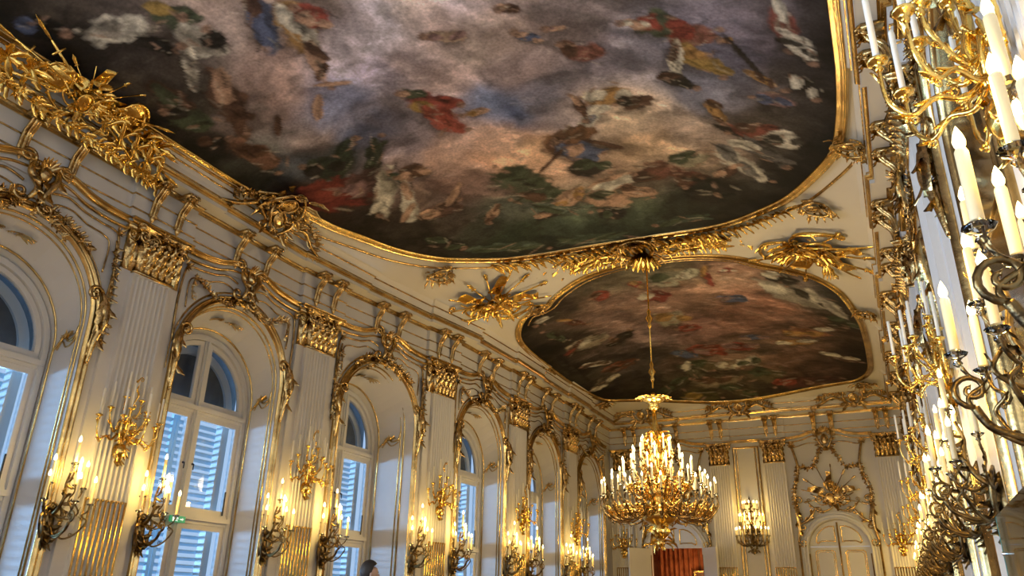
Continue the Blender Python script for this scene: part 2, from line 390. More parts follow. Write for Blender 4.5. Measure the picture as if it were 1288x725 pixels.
def capital_mesh(pw, pb):
    mb = MB(); r = random.Random(3); h = CAPT-CAPB
    def ring(w, y0, y1, dd, flare=0):
        mb.add([(-w, y0, 0), (w, y0, 0), (w, y0, dd), (-w, y0, dd), (-w-flare, y1, 0), (w+flare, y1, 0), (w+flare, y1, dd+flare), (-w-flare, y1, dd+flare)],
               [(0, 3, 2, 1), (4, 5, 6, 7), (3, 7, 6, 2), (2, 6, 5, 1), (0, 4, 7, 3)])
    if pb > pw: ring(pb-.02, CAPB, CAPT, .07)
    ring(pw+.01, CAPB-.025, CAPB+.02, .155); ring(pw-.03, CAPB, CAPT-.08, .12, .03)
    for row, (n, y, L, W) in enumerate(((5, CAPB+.01, .24, .155), (4, CAPB+.19, .25, .19), (5, CAPB+.37, .20, .13))):
        for k in range(n):
            x = -pw+.02+(2*pw-.04)*(k+.5)/n
            mb.leaf(TR(x, y, .13, 0, 0, 0) @ Matrix.Rotation(PI/2, 4, 'Z') @ Matrix.Rotation(-.05, 4, 'Y'), L, W, .55, .45, 6)
        if pb > pw:
            for sx in (-1, 1): mb.leaf(TR(sx*(pw+pb)/2, y, .075) @ Matrix.Rotation(PI/2, 4, 'Z'), L, .15, .3, .3, 6)
        for sx in (-1, 1):
            mb.leaf(frame((sx*pw, y, .08), (0, 1, 0), (0, 0, -sx)), L, .12, .35, .3, 5)
    yv = CAPT-.14
    for sx in (-1, 1):
        mb.spiral(TR(sx*(pw-.02), yv, .19), .11, 1.6, .026, sx); mb.spiral(frame((sx*(pw+.05), yv, .1), (0, 0, 1), (0, 1, 0)), .10, 1.5, .024, 1)
        mb.spiral(TR(sx*.11, yv+.01, .17), .07, 1.4, .018, -sx)
        mb.flower(TR(sx*(pw-.02), yv, .21), .05)
        if pb > pw: mb.spiral(TR(sx*(pb-.06), yv, .1), .09, 1.5, .022, sx)
    for k in range(14): mb.flower(TR(r.uniform(-pw, pw), CAPT-.1+r.uniform(-.12, .06), .17+r.uniform(0, .05), r.uniform(-.5, .5), r.uniform(-.5, .5), r.uniform(0, 3)), r.uniform(.04, .065))
    mb.flower(TR(0, CAPT-.04, .21), .10, 6)
    # concave abacus
    n = 10; vs = []
    for (y, ex) in ((CAPT-.07, 0), (CAPT-.045, .02), (CAPT-.02, .02), (CAPT, .045), (CAPT+.03, .045)):
        for k in range(n+1):
            t = -1+2*k/n; vs.append((t*(pw+.07+ex), y, .15+ex+.075*abs(t)**2))
        vs.append((pw+.07+ex, y, 0)); vs.append((-pw-.07-ex, y, 0))
    q = n+3
    mb.add(vs, [(i*q+k, i*q+(k+1) % q, (i+1)*q+(k+1) % q, (i+1)*q+k) for i in range(4) for k in range(q)] + [tuple(range(4*q, 5*q)), tuple(range(q))[::-1]])
    if pb > pw: mb.box(-pb-.02, pb+.02, CAPT-.05, CAPT+.03, 0, .1)
    return mb
PIL_SETS = {}
def make_pilaster(parent, F, pw, pb):
    key = (pw, pb)
    if key not in PIL_SETS:
        a = pilaster_mesh(pw, pb).obj('pilaster', WHITE, smooth=False); b = capital_mesh(pw, pb).obj('capital', GOLD, a); c = reed_mesh(pw).obj('gilt_reeding', GOLDL, a)
        PIL_SETS[key] = (a.data, b.data, c.data); a.parent = parent; a.matrix_local = F; return a
    ma, mb_, mc = PIL_SETS[key]; a = link('pilaster', ma, parent, F); link('capital', mb_, a); link('gilt_reeding', mc, a); return a
PILV = [p for p in PIL if 0 < p < D-1]; PILRV = [p for p in PILR if 0 < p]
for p in PILV: make_pilaster(wall_left, left_frame(p), PW, PB)
for p in PILRV: make_pilaster(wall_right, right_frame(p), PW, PB)
for x in EPX: make_pilaster(wall_end, end_frame(x), .33, .33)
# ------------------------------------------------------------------ console brackets in the frieze
def bracket_mesh():
    mb = MB();  S = [(0, LINE2-.03, .05), (0, LINE2+.1, .075), (0, LINE1, .10), (0, LINE1+.12, .19), (0, BED-.03, .26), (0, BED+.02, .33)]
    sp = spline(S, 4)
    for dx, rr, off in ((-.045, .03, 0), (0, .034, .022), (.045, .03, 0)):
        mb.tube([(p.x+dx, p.y, p.z+off) for p in sp], [rr*.75+rr*.5*i/len(sp) for i in range(len(sp))], 6)
    for sx in (-1, 1):
        mb.spiral(frame((sx*.07, BED-.01, .27), (0, 0, 1), (0, 1, 0)), .085, 1.5, .022, 1); mb.spiral(frame((sx*.055, LINE2, .06), (0, 0, 1), (0, -1, 0)), .04, 1.2, .014, 1)
    mb.lathe([(.0, LINE2-.13), (.025, LINE2-.1), (.045, LINE2-.05), (.035, LINE2-.0), (.05, LINE2+.02)], 8, TR(0, 0, .06))
    for a in (-.9, -.3, .3, .9): mb.leaf(TR(0, BED-.02, .30) @ Matrix.Rotation(-PI/2+a, 4, 'Z'), .15, .07, .5, .2, 4)
    mb.flower(TR(0, BED+.0, .35), .06)
    mb.box(-.10, .10, BED+.0, BED+.07, .06, .30)
    return mb
BRK = None
def bracket(parent, F):
    global BRK
    if BRK is None: o = bracket_mesh().obj('console_bracket', GOLD, parent, F); BRK = o.data
    else: link('console_bracket', BRK, parent, F)
for s in (-.24, .24):
    for p in PILV: bracket(wall_left, left_frame(p, 0, st) @ TR(s))
    for p in PILRV: bracket(wall_right, right_frame(p, 0, st) @ TR(s))
for s in (-.36, .36):
    for b in BAY:
        if 1 < b < D-1: bracket(wall_left, BAYF[round(b, 2)] @ TR(s))
    for b in BAYR:
        if b > 1: bracket(wall_right, right_frame(b) @ TR(s))
for x in (-8.35, -8.0, -5.25, -4.93, -3.43, -3.13, DC2-.27, DC2+.27, DC1-.27, DC1+.27, -.02, .27): bracket(wall_end, end_frame(x, 0, .04))
# ------------------------------------------------------------------ gilt ornament vocabulary
def rope(mb, pts, r, step, rg, leaf=.6):
    P = spline(pts, 10); acc = 0.; last = P[0]
    mb.tube(P[::3] + [P[-1]], r*.35, 5)
    for a, b in zip(P[:-1], P[1:]):
        acc += (b-a).length
        while acc > step:
            acc -= step; t = (b-a).normalized(); ang = math.atan2(t.y, t.x)
            mb.flower(TR(b.x+rg.uniform(-.6, .6)*r, b.y+rg.uniform(-.6, .6)*r, b.z+.01, rg.uniform(-.6, .6), rg.uniform(-.6, .6), rg.uniform(0, 3)), r*rg.uniform(.95, 1.5))
            for s in (-1, 1):
                if rg.random() < leaf: mb.leaf(TR(b.x, b.y, b.z+.01, 0, -.25, ang+s*rg.uniform(.6, 1.5)), r*rg.uniform(1.6, 2.5), r*.9, .3, .2, 4)
def cscroll(mb, pts, r, rg=None, e0=1, e1=-1, leaves=True):
    P = spline(pts, 8); n = len(P)
    mb.tube(P, [r*(.55+.6*math.sin(PI*i/(n-1))) for i in range(n)], 6)
    for (p, q, s) in ((P[0], P[1], e0), (P[-1], P[-2], e1)):
        if not s: continue
        d = (p-q).normalized(); ang = math.atan2(d.y, d.x)
        R = r*2.4; c = p + Vector((-math.sin(ang), math.cos(ang), 0))*R*s
        mb.spiral(TR(c.x, c.y, p.z, 0, 0, ang-s*PI/2), R, 1.3, r*.6, s, 6, 16)
    if leaves:
        for f, s in ((.25, 1), (.5, -1), (.72, 1)):
            i = int(f*(n-1)); t = (P[i+1]-P[i]); ang = math.atan2(t.y, t.x)
            mb.leaf(TR(P[i].x, P[i].y, P[i].z+.01, 0, -.2, ang+s*.5), r*5, r*2.2, .25, .2, 5)
def spray(mb, c, R, n, rg, d=.03, flat=.5):
    for k in range(n):
        a = 2*PI*k/n+rg.uniform(-.2, .2); L = R*rg.uniform(.6, 1.)
        mb.leaf(TR(c[0], c[1], d, 0, -rg.uniform(.1, flat), a), L, L*.38, rg.uniform(.1, .4), .2, 5)
def cartouche(mb, w, h, rg, d=.05):
    # asymmetric rococo shell shield with C-scrolls and leaves, centred on the origin
    shield(mb, TR(0, 0, d), w*.18, h*.22)
    for s in (-1, 1):
        cscroll(mb, [(s*w*.10, h*.48, d), (s*w*.36, h*.38, d+.03), (s*w*.40, h*.05, d+.05), (s*w*.24, -h*.25, d+.04), (s*w*.02, -h*.46, d+.02)], .032*(w+h)*.7, rg, s, -s)
        cscroll(mb, [(s*w*.30, h*.30, d), (s*w*.52, h*.42, d+.04), (s*w*.62, h*.18, d+.03)], .026*(w+h)*.6, rg, -s, -s, False)
        for k in range(5): mb.leaf(TR(s*w*.25, h*(.35-.18*k), d, 0, -.25, (0 if s > 0 else PI)+s*(.7-.35*k)), w*.42, w*.15, .25, .2, 5)
    for k in range(7): mb.leaf(TR(0, h*.28, d+.02, 0, -.2, PI/2+(k-3)*.32), h*.34, w*.12, .3, .2, 5)
    for k in range(5): mb.leaf(TR(0, -h*.3, d+.02, 0, -.15, -PI/2+(k-2)*.3), h*.24, w*.1, .25, .2, 4)
    for k in range(5): mb.flower(TR(rg.uniform(-.3, .3)*w, rg.uniform(-.35, .45)*h, d+.06), .05*(w+h)*.5)
def shield(mb, T, rx, ry):
    mb.dome(rx, ry, .22*rx, T, 14, 3)
    mb.tube([T @ Vector((rx*1.04*math.cos(2*PI*k/18), ry*1.04*math.sin(2*PI*k/18), .02)) for k in range(19)], rx*.13, 6)
    for k in range(8): mb.leaf(T @ TR(0, 0, .2*rx, 0, .12, 2*PI*k/8), rx*.8, rx*.38, -.05, .3, 4)
    mb.flower(T @ TR(0, 0, .24*rx), rx*.22, 6)
def flag(mb, T, L, W, rg, n=7):
    vs = []; ph = rg.uniform(0, 6)
    for i in range(n+1):
        t = i/n
        for j in range(4):
            q = j/3; vs.append((L*t, -W*q*(1-.35*t)-.10*W*math.sin(5*t+ph)*q, .05*W+.16*W*math.sin(7*t+2*q+ph)))
    mb.add(vs, [(i*4+j, i*4+j+1, i*4+j+5, i*4+j+4) for i in range(n) for j in range(3)], T)
def trophy(mb, R, rg, d=.05, flags=True, spread=(-.2, PI+.2), npole=9):
    a0, a1 = spread
    for k in range(npole):
        a = a0+(a1-a0)*k/(npole-1)+rg.uniform(-.07, .07); L = R*rg.uniform(.8, 1.12); c, s_ = math.cos(a), math.sin(a); z = d+rg.uniform(-.01, .05)
        mb.tube([(-c*R*.25, -s_*R*.25, z), (c*L, s_*L, z+.03)], R*.016, 5); T = TR(c*L, s_*L, z+.03, 0, 0, a)
        if k % 3 == 0: mb.leaf(T, R*.24, R*.10, .02, .3, 5); mb.tube([(0, -R*.05, 0), (0, R*.05, 0)], R*.018, 5, T)
        elif k % 3 == 1: mb.leaf(T, R*.16, R*.06, 0, .3, 4); flag(mb, TR(c*L*.35, s_*L*.35, z+.02, 0, 0, a), R*.55, R*.26*(1 if c < 0 else -1), rg)
        else: mb.lathe([(.01*R, 0), (.04*R, .03*R), (.025*R, .08*R), (.05*R, .12*R), (.0, .2*R)], 7, T @ Matrix.Rotation(-PI/2, 4, 'Z'))
    for k in range(26):
        a = rg.uniform(0, 2*PI); q = rg.uniform(.05, .3)*R
        mb.leaf(TR(math.cos(a)*q, math.sin(a)*q*.8, d+.02, 0, -rg.uniform(.0, .45), a+rg.uniform(-.5, .5)), R*rg.uniform(.25, .5), R*rg.uniform(.09, .15), rg.uniform(.1, .4), .25, 6)
    shield(mb, TR(-.08*R, -.10*R, d+.06, .15, .1, .3), R*.17, R*.22); shield(mb, TR(.2*R, .02*R, d+.05, -.1, .2, -.5), R*.12, R*.16)
    mb.dome(R*.09, R*.11, .12*R, TR(0, R*.28, d+.05), 10, 4); mb.tube([(-R*.13, R*.25, d+.08), (0, R*.21, d+.15), (R*.13, R*.25, d+.08)], R*.022, 6)
    for k in range(6): mb.leaf(TR(0, R*.36, d+.1, 0, -.3, PI/2+(k-2.5)*.3), R*.28, R*.09, .5, .2, 5)
    for s in (-1, 1):
        cscroll(mb, [(s*R*.08, -R*.42, d), (s*R*.4, -R*.52, d+.03), (s*R*.7, -R*.38, d+.03), (s*R*.9, -R*.16, d)], R*.032, rg, -s, s)
        mb.tube(spline([(s*R*.1, -R*.2, d+.06), (s*R*.4, -R*.3, d+.1), (s*R*.6, -R*.1, d+.08), (s*R*.45, R*.05, d+.06), (s*R*.3, -R*.08, d+.07)], 5), R*.024, 6)
        mb.tube([(s*R*.05, -R*.3, d+.09), (s*R*.75, R*.12, d+.1)], R*.02, 6); mb.tube([(s*R*.5, -R*.09, d+.1), (s*R*.42, R*.02, d+.1)], R*.02, 5)
    for k in range(12): mb.flower(TR(rg.uniform(-.5, .5)*R, rg.uniform(-.45, .25)*R, d+.07), R*rg.uniform(.04, .065))
# ------------------------------------------------------------------ window / mirror bays: gilt arch, spandrel ornament
def bay_arch():
    mb = MB(); sweep(mb, [(x, y, 0) for x, y in arch(AHW+.06, ASP, .3, 28)], (0, 0, 1), ogee(.065, .065)); sweep(mb, [(x, y, 0) for x, y in arch(AHW+.165, ASP+.02, ASP-.3, 28)], (0, 0, 1), prof(.013, .016)); return mb
def bay_reveal_lines():
    mb = MB()
    def rv(t): return AHW+(WHW+.02-AHW)*t, ASP+(WSP-ASP)*t
    for dd, r in ((.075, .02), (.145, .014), (.58, .02)):
        hw, sp_ = rv(dd/WD); mb.tube([(x, y, -dd) for x, y in arch(hw-.004, sp_-.004, .3, 24)], r, 5)
    for s in (-1, 1):      # scrolled cross line dividing soffit from jamb
        q_ = lambda z, d: (s*(AHW-.012-.02*d), z, -d)
        mb.tube(spline([q_(ASP-.06, .145), q_(ASP-.20, .18), q_(ASP-.26, .30), q_(ASP-.16, .40), q_(ASP-.28, .48), q_(ASP-.38, .58)], 6), .02, 5)
        mb.tube(spline([q_(ASP-.16, .145), q_(ASP-.29, .2), q_(ASP-.35, .32), q_(ASP-.26, .42), q_(ASP-.38, .5)], 6), .013, 5)
        for k in range(4): mb.leaf(frame((s*(AHW-.03), ASP-.22, -.36), (0, math.cos(k*.9-1), -math.sin(k*.9-1)), (0, s*math.sin(k*.9-1), s*math.cos(k*.9-1))), .2, .09, .2, .2, 5)
    T = frame((0, rv(.42)[0]+rv(.42)[1]-.02, -.30), (1, 0, 0), (0, 0, 1)); r = random.Random(5)
    for k in range(9):
        mb.flower(T @ TR(r.uniform(-.14, .14), r.uniform(-.05, .05), .03), .045)
    for s in (-1, 1):
        for k in range(4): mb.leaf(T @ TR(s*.08, 0, .02, 0, -.1, (0 if s > 0 else PI)+(k-1.5)*.25), .26, .07, .15, .2, 5)
    return mb
def bay_architrave():
    mb = MB()
    for s in (-1, 1):
        pts = spline([(s*1.42, ARCV-.02, .05), (s*1.1, ARCV-.02, .05), (s*.72, ARCV+.03, .05), (s*.42, ARCV+.13, .05), (s*.17, ARCV+.165, .05)], 6)
        if s > 0: pts = pts[::-1]
        sweep(mb, pts, (0, 0, 1), [(-a, b) for a, b in ogee(.052, .085)][::-1])
        pts2 = [Vector((p.x, p.y-.13, .03)) for p in pts]; sweep(mb, pts2, (0, 0, 1), prof(.025, .04))
        mb.spiral(TR(s*.15, ARCV+.10, .09), .085, 1.4, .03, s)
    return mb
def bay_spandrel():
    mb = MB(); r = random.Random(9)
    for s in (-1, 1):
        mb.tube(spline([(s*1.33, ASP+.15, .02), (s*1.36, ASP+.8, .02), (s*1.32, ARCV-.36, .02), (s*1.22, ARCV-.26, .02), (s*1.0, ARCV-.24, .02), (s*.72, ARCV-.20, .02), (s*.45, ARCV-.12, .02), (s*.2, ARCV-.17, .02)], 6), .02, 5)
        mb.tube(spline([(s*1.19, ASP+.75, .015), (s*1.2, ARCV-.52, .015), (s*1.08, ARCV-.40, .015), (s*.8, ARCV-.36, .015), (s*.55, ARCV-.27, .015), (s*.3, ARCV-.3, .015), (s*.24, ARCV-.42, .015)], 6), .014, 5)
        pts = [(s*(AHW+.17)*math.cos(PI/2-k*.09), ASP+(AHW+.17)*math.sin(PI/2-k*.09), .012) for k in range(1, 15)]
        mb.tube(pts, .012, 5)
        spray(mb, (s*1.3, ARCV-.28), .15, 7, r, .04); mb.flower(TR(s*1.3, ARCV-.28, .06), .07)
    return mb
def bay_keystone():
    mb = MB(); r = random.Random(11)
    cscroll(mb, [(-.16, ARCV+.12, .1), (-.20, ARCV-.06, .14), (-.05, ARCV-.22, .13), (-.12, ARCV-.42, .09)], .05, r, 1, -1)
    cscroll(mb, [(.16, ARCV+.12, .1), (.17, ARCV-.05, .14), (.10, ARCV-.20, .13), (.03, ARCV-.44, .09)], .05, r, -1, 1)
    mb.dome(.10, .13, .09, TR(0, ARCV-.02, .1), 10, 3)
    for k in range(6): mb.leaf(TR(0, ARCV+.03, .12, 0, -.25, PI/2+(k-2.5)*.35), .22, .09, .4, .2, 5)
    rope(mb, [(0, ARCV-.3, .08), (.04, ARCV-.45, .08), (-.02, ARCV-.62, .06)], .05, .06, r)
    return mb
def bay_swags():      # hanging swags either side of the keystone
    mb = MB(); r = random.Random(13)
    for s in (-1, 1):
        rope(mb, [(s*.08, ARCV-.45, .05), (s*.30, ARCV-.60, .06), (s*.62, ARCV-.62, .06), (s*.9, ARCV-.48, .05), (s*1.12, ARCV-.42, .04)], .052, .062, r)
        rope(mb, [(s*1.12, ARCV-.42, .04), (s*1.14, ARCV-.6, .04), (s*1.1, ARCV-.78, .03)], .035, .06, r)
    return mb
def bay_roses():      # rose ropes lying on the arch shoulders and dropping beside it
    mb = MB(); r = random.Random(17)
    for s in (-1, 1):
        q = lambda a, R: (s*R*math.sin(a), ASP+R*math.cos(a), .07)
        rope(mb, [q(.12, AHW+.12), q(.4, AHW+.14), q(.75, AHW+.13)], .058, .06, r, .9)
        rope(mb, [(s*1.28, ARCV-.42, .05), (s*1.33, ARCV-.75, .05), (s*1.36, ARCV-1.1, .05), (s*1.38, ARCV-1.5, .05), (s*1.36, ARCV-1.95, .04)], .055, .085, r, .9)
        rope(mb, [(s*.12, ARCV-.42, .06), (s*.3, ARCV-.6, .06), (s*.5, ARCV-.72, .06)], .045, .06, r)
    return mb
def bay_consoles():   # leafy volutes at the arch springing
    mb = MB(); r = random.Random(19)
    for s in (-1, 1):
        cscroll(mb, [(s*1.24, ASP+.42, .08), (s*1.29, ASP+.25, .13), (s*1.31, ASP+.02, .15), (s*1.26, ASP-.25, .10), (s*1.24, ASP-.6, .06)], .05, r, s, 0)
        mb.leaf(TR(s*1.27, ASP+.35, .14) @ Matrix.Rotation(-PI/2, 4, 'Z'), .55, .19, .05, .4, 8)
        mb.leaf(TR(s*1.25, ASP-.1, .10) @ Matrix.Rotation(-PI/2, 4, 'Z'), .5, .12, -.05, .3, 7)
        mb.dome(.07, .16, .10, TR(s*1.28, ASP+.18, .09), 8, 3)
    return mb
BM = {}
def put(key, fn, name, material, parent, F):
    if key not in BM: o = fn().obj(name, material, parent, F); BM[key] = o.data; return o
    return link(name, BM[key], parent, F)
BAYS = [(wall_left, b, i % 2 == 1) for i, b in enumerate(BAY) if 3 < b < D] + [(wall_right, b, i % 2 == 0) for i, b in enumerate(BAYR) if b > 3]
for side, b, rosy in BAYS:      # bays alternate between rose ropes and hanging swags
    for F in (BAYF[round(b, 2)] if side is wall_left else right_frame(b),):
        put('arch', bay_arch, 'arch_moulding', GOLDL, side, F); put('archi', bay_architrave, 'architrave_moulding', GOLDL, side, F)
        put('span', bay_spandrel, 'spandrel_line', GOLD, side, F); put('key', bay_keystone, 'keystone_cartouche', GOLD, side, F); put('cons', bay_consoles, 'arch_console', GOLD, side, F)
        if rosy: put('rose', bay_roses, 'rose_garland', GOLD, side, F)
        else: put('swag', bay_swags, 'swag_garland', GOLD, side, F)
    if side is wall_left: put('rev', bay_reveal_lines, 'reveal_moulding', GOLDL, wall_left, WINF[round(b, 2)][0] @ Matrix.Scale(WINF[round(b, 2)][1]/WD, 4, (0, 0, 1)))
    if side is wall_left: continue
    G = right_frame(b)          # mirror bay: arched glass in three gilt frames
    mm = MB(); A = arch(AHW-.14, ASP, .35, 24); mm.add([(x, y, -.05) for x, y in A], [tuple(range(len(A)))[::-1]])
    if 'mir' not in BM:
        o = mm.obj('mirror_glass', MIRROR, wall_right, G, False); BM['mir'] = o.data
        fr = MB(); sweep(fr, [(x, y, -.055) for x, y in A], (0, 0, 1), ogee(.04, .04))
        for z in (2.3, 3.9): fr.tube([(-AHW+.14, z, -.045), (AHW-.14, z, -.045)], .014, 5)
        o = fr.obj('mirror_frame', GOLDL, wall_right, G); BM['mirf'] = o.data
    else: link('mirror_glass', BM['mir'], wall_right, G); link('mirror_frame', BM['mirf'], wall_right, G)
# straight architrave lengths over pilasters and on the end wall
def straight_arch(a, b): return sweep(MB(), [(a, ARCV-.02, .05), (b, ARCV-.02, .05)], (0, 0, 1), [(-x, y) for x, y in ogee(.052, .085)][::-1])
for par, F in [(wall_left, left_frame(p, 0, st)) for p in PILV] + [(wall_right, right_frame(p, 0, st)) for p in PILRV]:
        put('sa', lambda: straight_arch(-.58, .58), 'architrave_moulding', GOLDL, par, F)
straight_arch(-5.6, -2.8).obj('architrave_moulding', GOLDL, wall_end, end_frame(0))
for dc in (DC1, DC2):
    F = end_frame(dc)
    put('archi', None, 'architrave_moulding', GOLDL, wall_end, F)
    def door_cart():
        mb = MB(); cartouche(mb, .55, .75, random.Random(4), .08); return mb
    put('dcart', door_cart, 'keystone_cartouche', GOLD, wall_end, F @ TR(0, H(5.12), .03))
    def door_swag():
        mb = MB(); r = random.Random(6)
        for s in (-1, 1):
            rope(mb, [(s*.12, H(4.95), .04), (s*.28, H(4.6), .05), (s*.52, H(4.22), .05), (s*.85, H(4.28), .04), (s*.98, H(4.33), .03)], .06, .07, r)
            mb.tube(spline([(s*.2, H(5.02), .03), (s*.55, H(5.03), .03), (s*.85, H(4.95), .03), (s*1.0, H(4.92), .03)], 6), .02, 5)
        return mb
    put('dswag', door_swag, 'swag_garland', GOLD, wall_end, F)
    def door_sides():
        mb = MB(); r = random.Random(8)
        for s in (-1, 1):
            mb.tube(spline([(s*1.08, H(5.0), .03), (s*1.0, H(4.7), .05), (s*.93, H(4.3), .06), (s*1.0, H(3.9), .05), (s*1.12, H(3.5), .05), (s*1.1, H(3.1), .05), (s*1.0, H(2.6), .05)], 8), .04, 6)
            rope(mb, [(s*.95, H(4.3), .07), (s*1.0, H(3.9), .07), (s*1.13, H(3.5), .07), (s*1.12, H(3.0), .07)], .06, .08, r, 1.)
            cscroll(mb, [(s*1.15, H(3.2), .06), (s*1.1, H(2.8), .1), (s*1.08, H(2.4), .1), (s*1.16, H(1.95), .05)], .055, r, s, -s)
            cscroll(mb, [(s*1.02, H(2.5), .05), (s*.8, H(2.62), .08), (s*.55, H(2.95), .06)], .045, r, -s, s)
            spray(mb, (s*1.08, H(5.0)), .2, 8, r, .05)
        return mb
    put('dside', door_sides, 'overdoor_scroll', GOLD, wall_end, F)
    def door_trophy():
        mb = MB(); trophy(mb, .85, random.Random(21), .07); return mb
    put('dtro', door_trophy, 'overdoor_trophy', GOLD, wall_end, F @ TR(0, H(3.3), 0))
    def door_arch():
        mb = MB(); sweep(mb, [(x, y, 0) for x, y in arch(DHW+.09, DSP, 0, 24)], (0, 0, 1), ogee(.08, .09)); sweep(mb, [(x, y, 0) for x, y in arch(DHW+.23, DSP, 0, 24)], (0, 0, 1), prof(.03, .04)); return mb
    put('darch', door_arch, 'door_surround', WHITE2, wall_end, F)
    def door_gilt():
        mb = MB()
        for s in (-1, 1): mb.tube([(s*(DHW+.28), 0, .03), (s*(DHW+.28), H(2.05), .03)], .035, 6); mb.tube([(s*(DHW+.0), 0, .03), (s*(DHW+.0), H(1.6), .03)], .02, 6)
        return mb
    put('dgilt', door_gilt, 'gilt_jamb_moulding', GOLDL, wall_end, F)
# tall gilt panel between the two middle pilasters of the end wall
pm = MB()
for e, r in ((.40, .035), (.30, .022)):
    P4 = [(-e, .4, .02), (-e, H(5.02)+.0*e, .02), (e, H(5.02), .02), (e, .4, .02)]; sweep(pm, P4, (0, 0, 1), prof(r, r))
pm.obj('wall_panel_moulding', GOLDL, wall_end, end_frame(-4.18))
# ------------------------------------------------------------------ windows in the left wall
def rect_ring(x0, x1, y0, y1, t, d0, d1):
    mb = MB(); mb.box(x0, x0+t, y0, y1, d0, d1); mb.box(x1-t, x1, y0, y1, d0, d1); mb.box(x0+t, x1-t, y0, y0+t, d0, d1); mb.box(x0+t, x1-t, y1-t, y1, d0, d1); return mb
T1, T2 = H(2.96), H(1.2)
def quarter(R, x0, s, y0, n=14):
    # quarter lunette outline: mullion edge x0, radius R, springing y0
    a0 = math.asin(min(1, x0/R)); P = [(s*x0, y0)]
    top = [(s*R*math.sin(a0+(PI/2-a0)*k/n), WSP+R*math.cos(a0+(PI/2-a0)*k/n)) for k in range(n+1)]
    return P + top + [(s*R, y0)]
WMESH = {}
def wput(key, name, mb_fn, material, parent, smooth=False):
    if key not in WMESH: o = mb_fn().obj(name, material, parent, smooth=smooth); WMESH[key] = o.data; return o
    return link(name, WMESH[key], parent)
def win_frame():
    mb = MB(); sweep(mb, [(x, y, 0) for x, y in arch(WHW-.03, WSP, .2, 28)], (0, 0, 1), [(-.06, -.1), (-.06, .05), (-.02, .09), (.06, .09), (.06, -.1)])
    return mb
def win_cross():
    mb = MB(); mb.box(-.055, .055, .2, WSP+WHW-.08, -.06, .07); mb.box(-.02, .02, .2, WSP+WHW-.1, .07, .1)
    for z, h in ((T1, .075), (T2, .085)):
        mb.box(-WHW+.03, WHW-.03, z-h, z+h, -.05, .055); mb.box(-WHW+.03, WHW-.03, z-h*.35, z+h*.6, .055, .11)
    return mb
def lunette(s):
    def fn():
        mb = MB(); P = quarter(WHW-.10, .06, s, T1+.08)
        sweep(mb, [(x, y, 0) for x, y in (P if s > 0 else P[::-1])], (0, 0, 1), [(-.0, -.02), (-.0, .04), (.075, .04), (.085, -.02)], True); return mb
    return fn
def lunette_pane(s):
    def fn():
        P = quarter(WHW-.16, .1, s, T1+.1); return MB().add([(x, y, 0) for x, y in P], [tuple(range(len(P)))[::(-1 if s > 0 else 1)]])
    return fn
def handle():
    mb = MB(); mb.lathe([(.018, 0), (.018, .015)], 8, TR(0, 0, .06) @ Matrix.Rotation(PI/2, 4, 'X')); mb.tube([(0, 0, .07), (0, 0, .1), (.0, -.1, .1)], .01, 6); return mb
def slat_mesh():
    mb = MB(); c, s = math.cos(.75), math.sin(.75); w_, t = .05, .006
    mb.box(-.495, .495, -w_, w_, -t, t, Matrix.Rotation(-.42, 4, 'X') @ Matrix.Rotation(PI/2, 4, 'X')); return mb
SLAT = None
wn = 0
POS = {5.35: 'window beneath the gilded trophy', 9.25: 'exit-sign window', 13.15: 'window behind the visitor', 17.05: 'second window past the exit sign', 20.95: 'third window past the exit sign', 24.85: 'window in the far corner'}
POS[17.05], POS[20.95] = 'third window from the corner', 'second window from the corner'
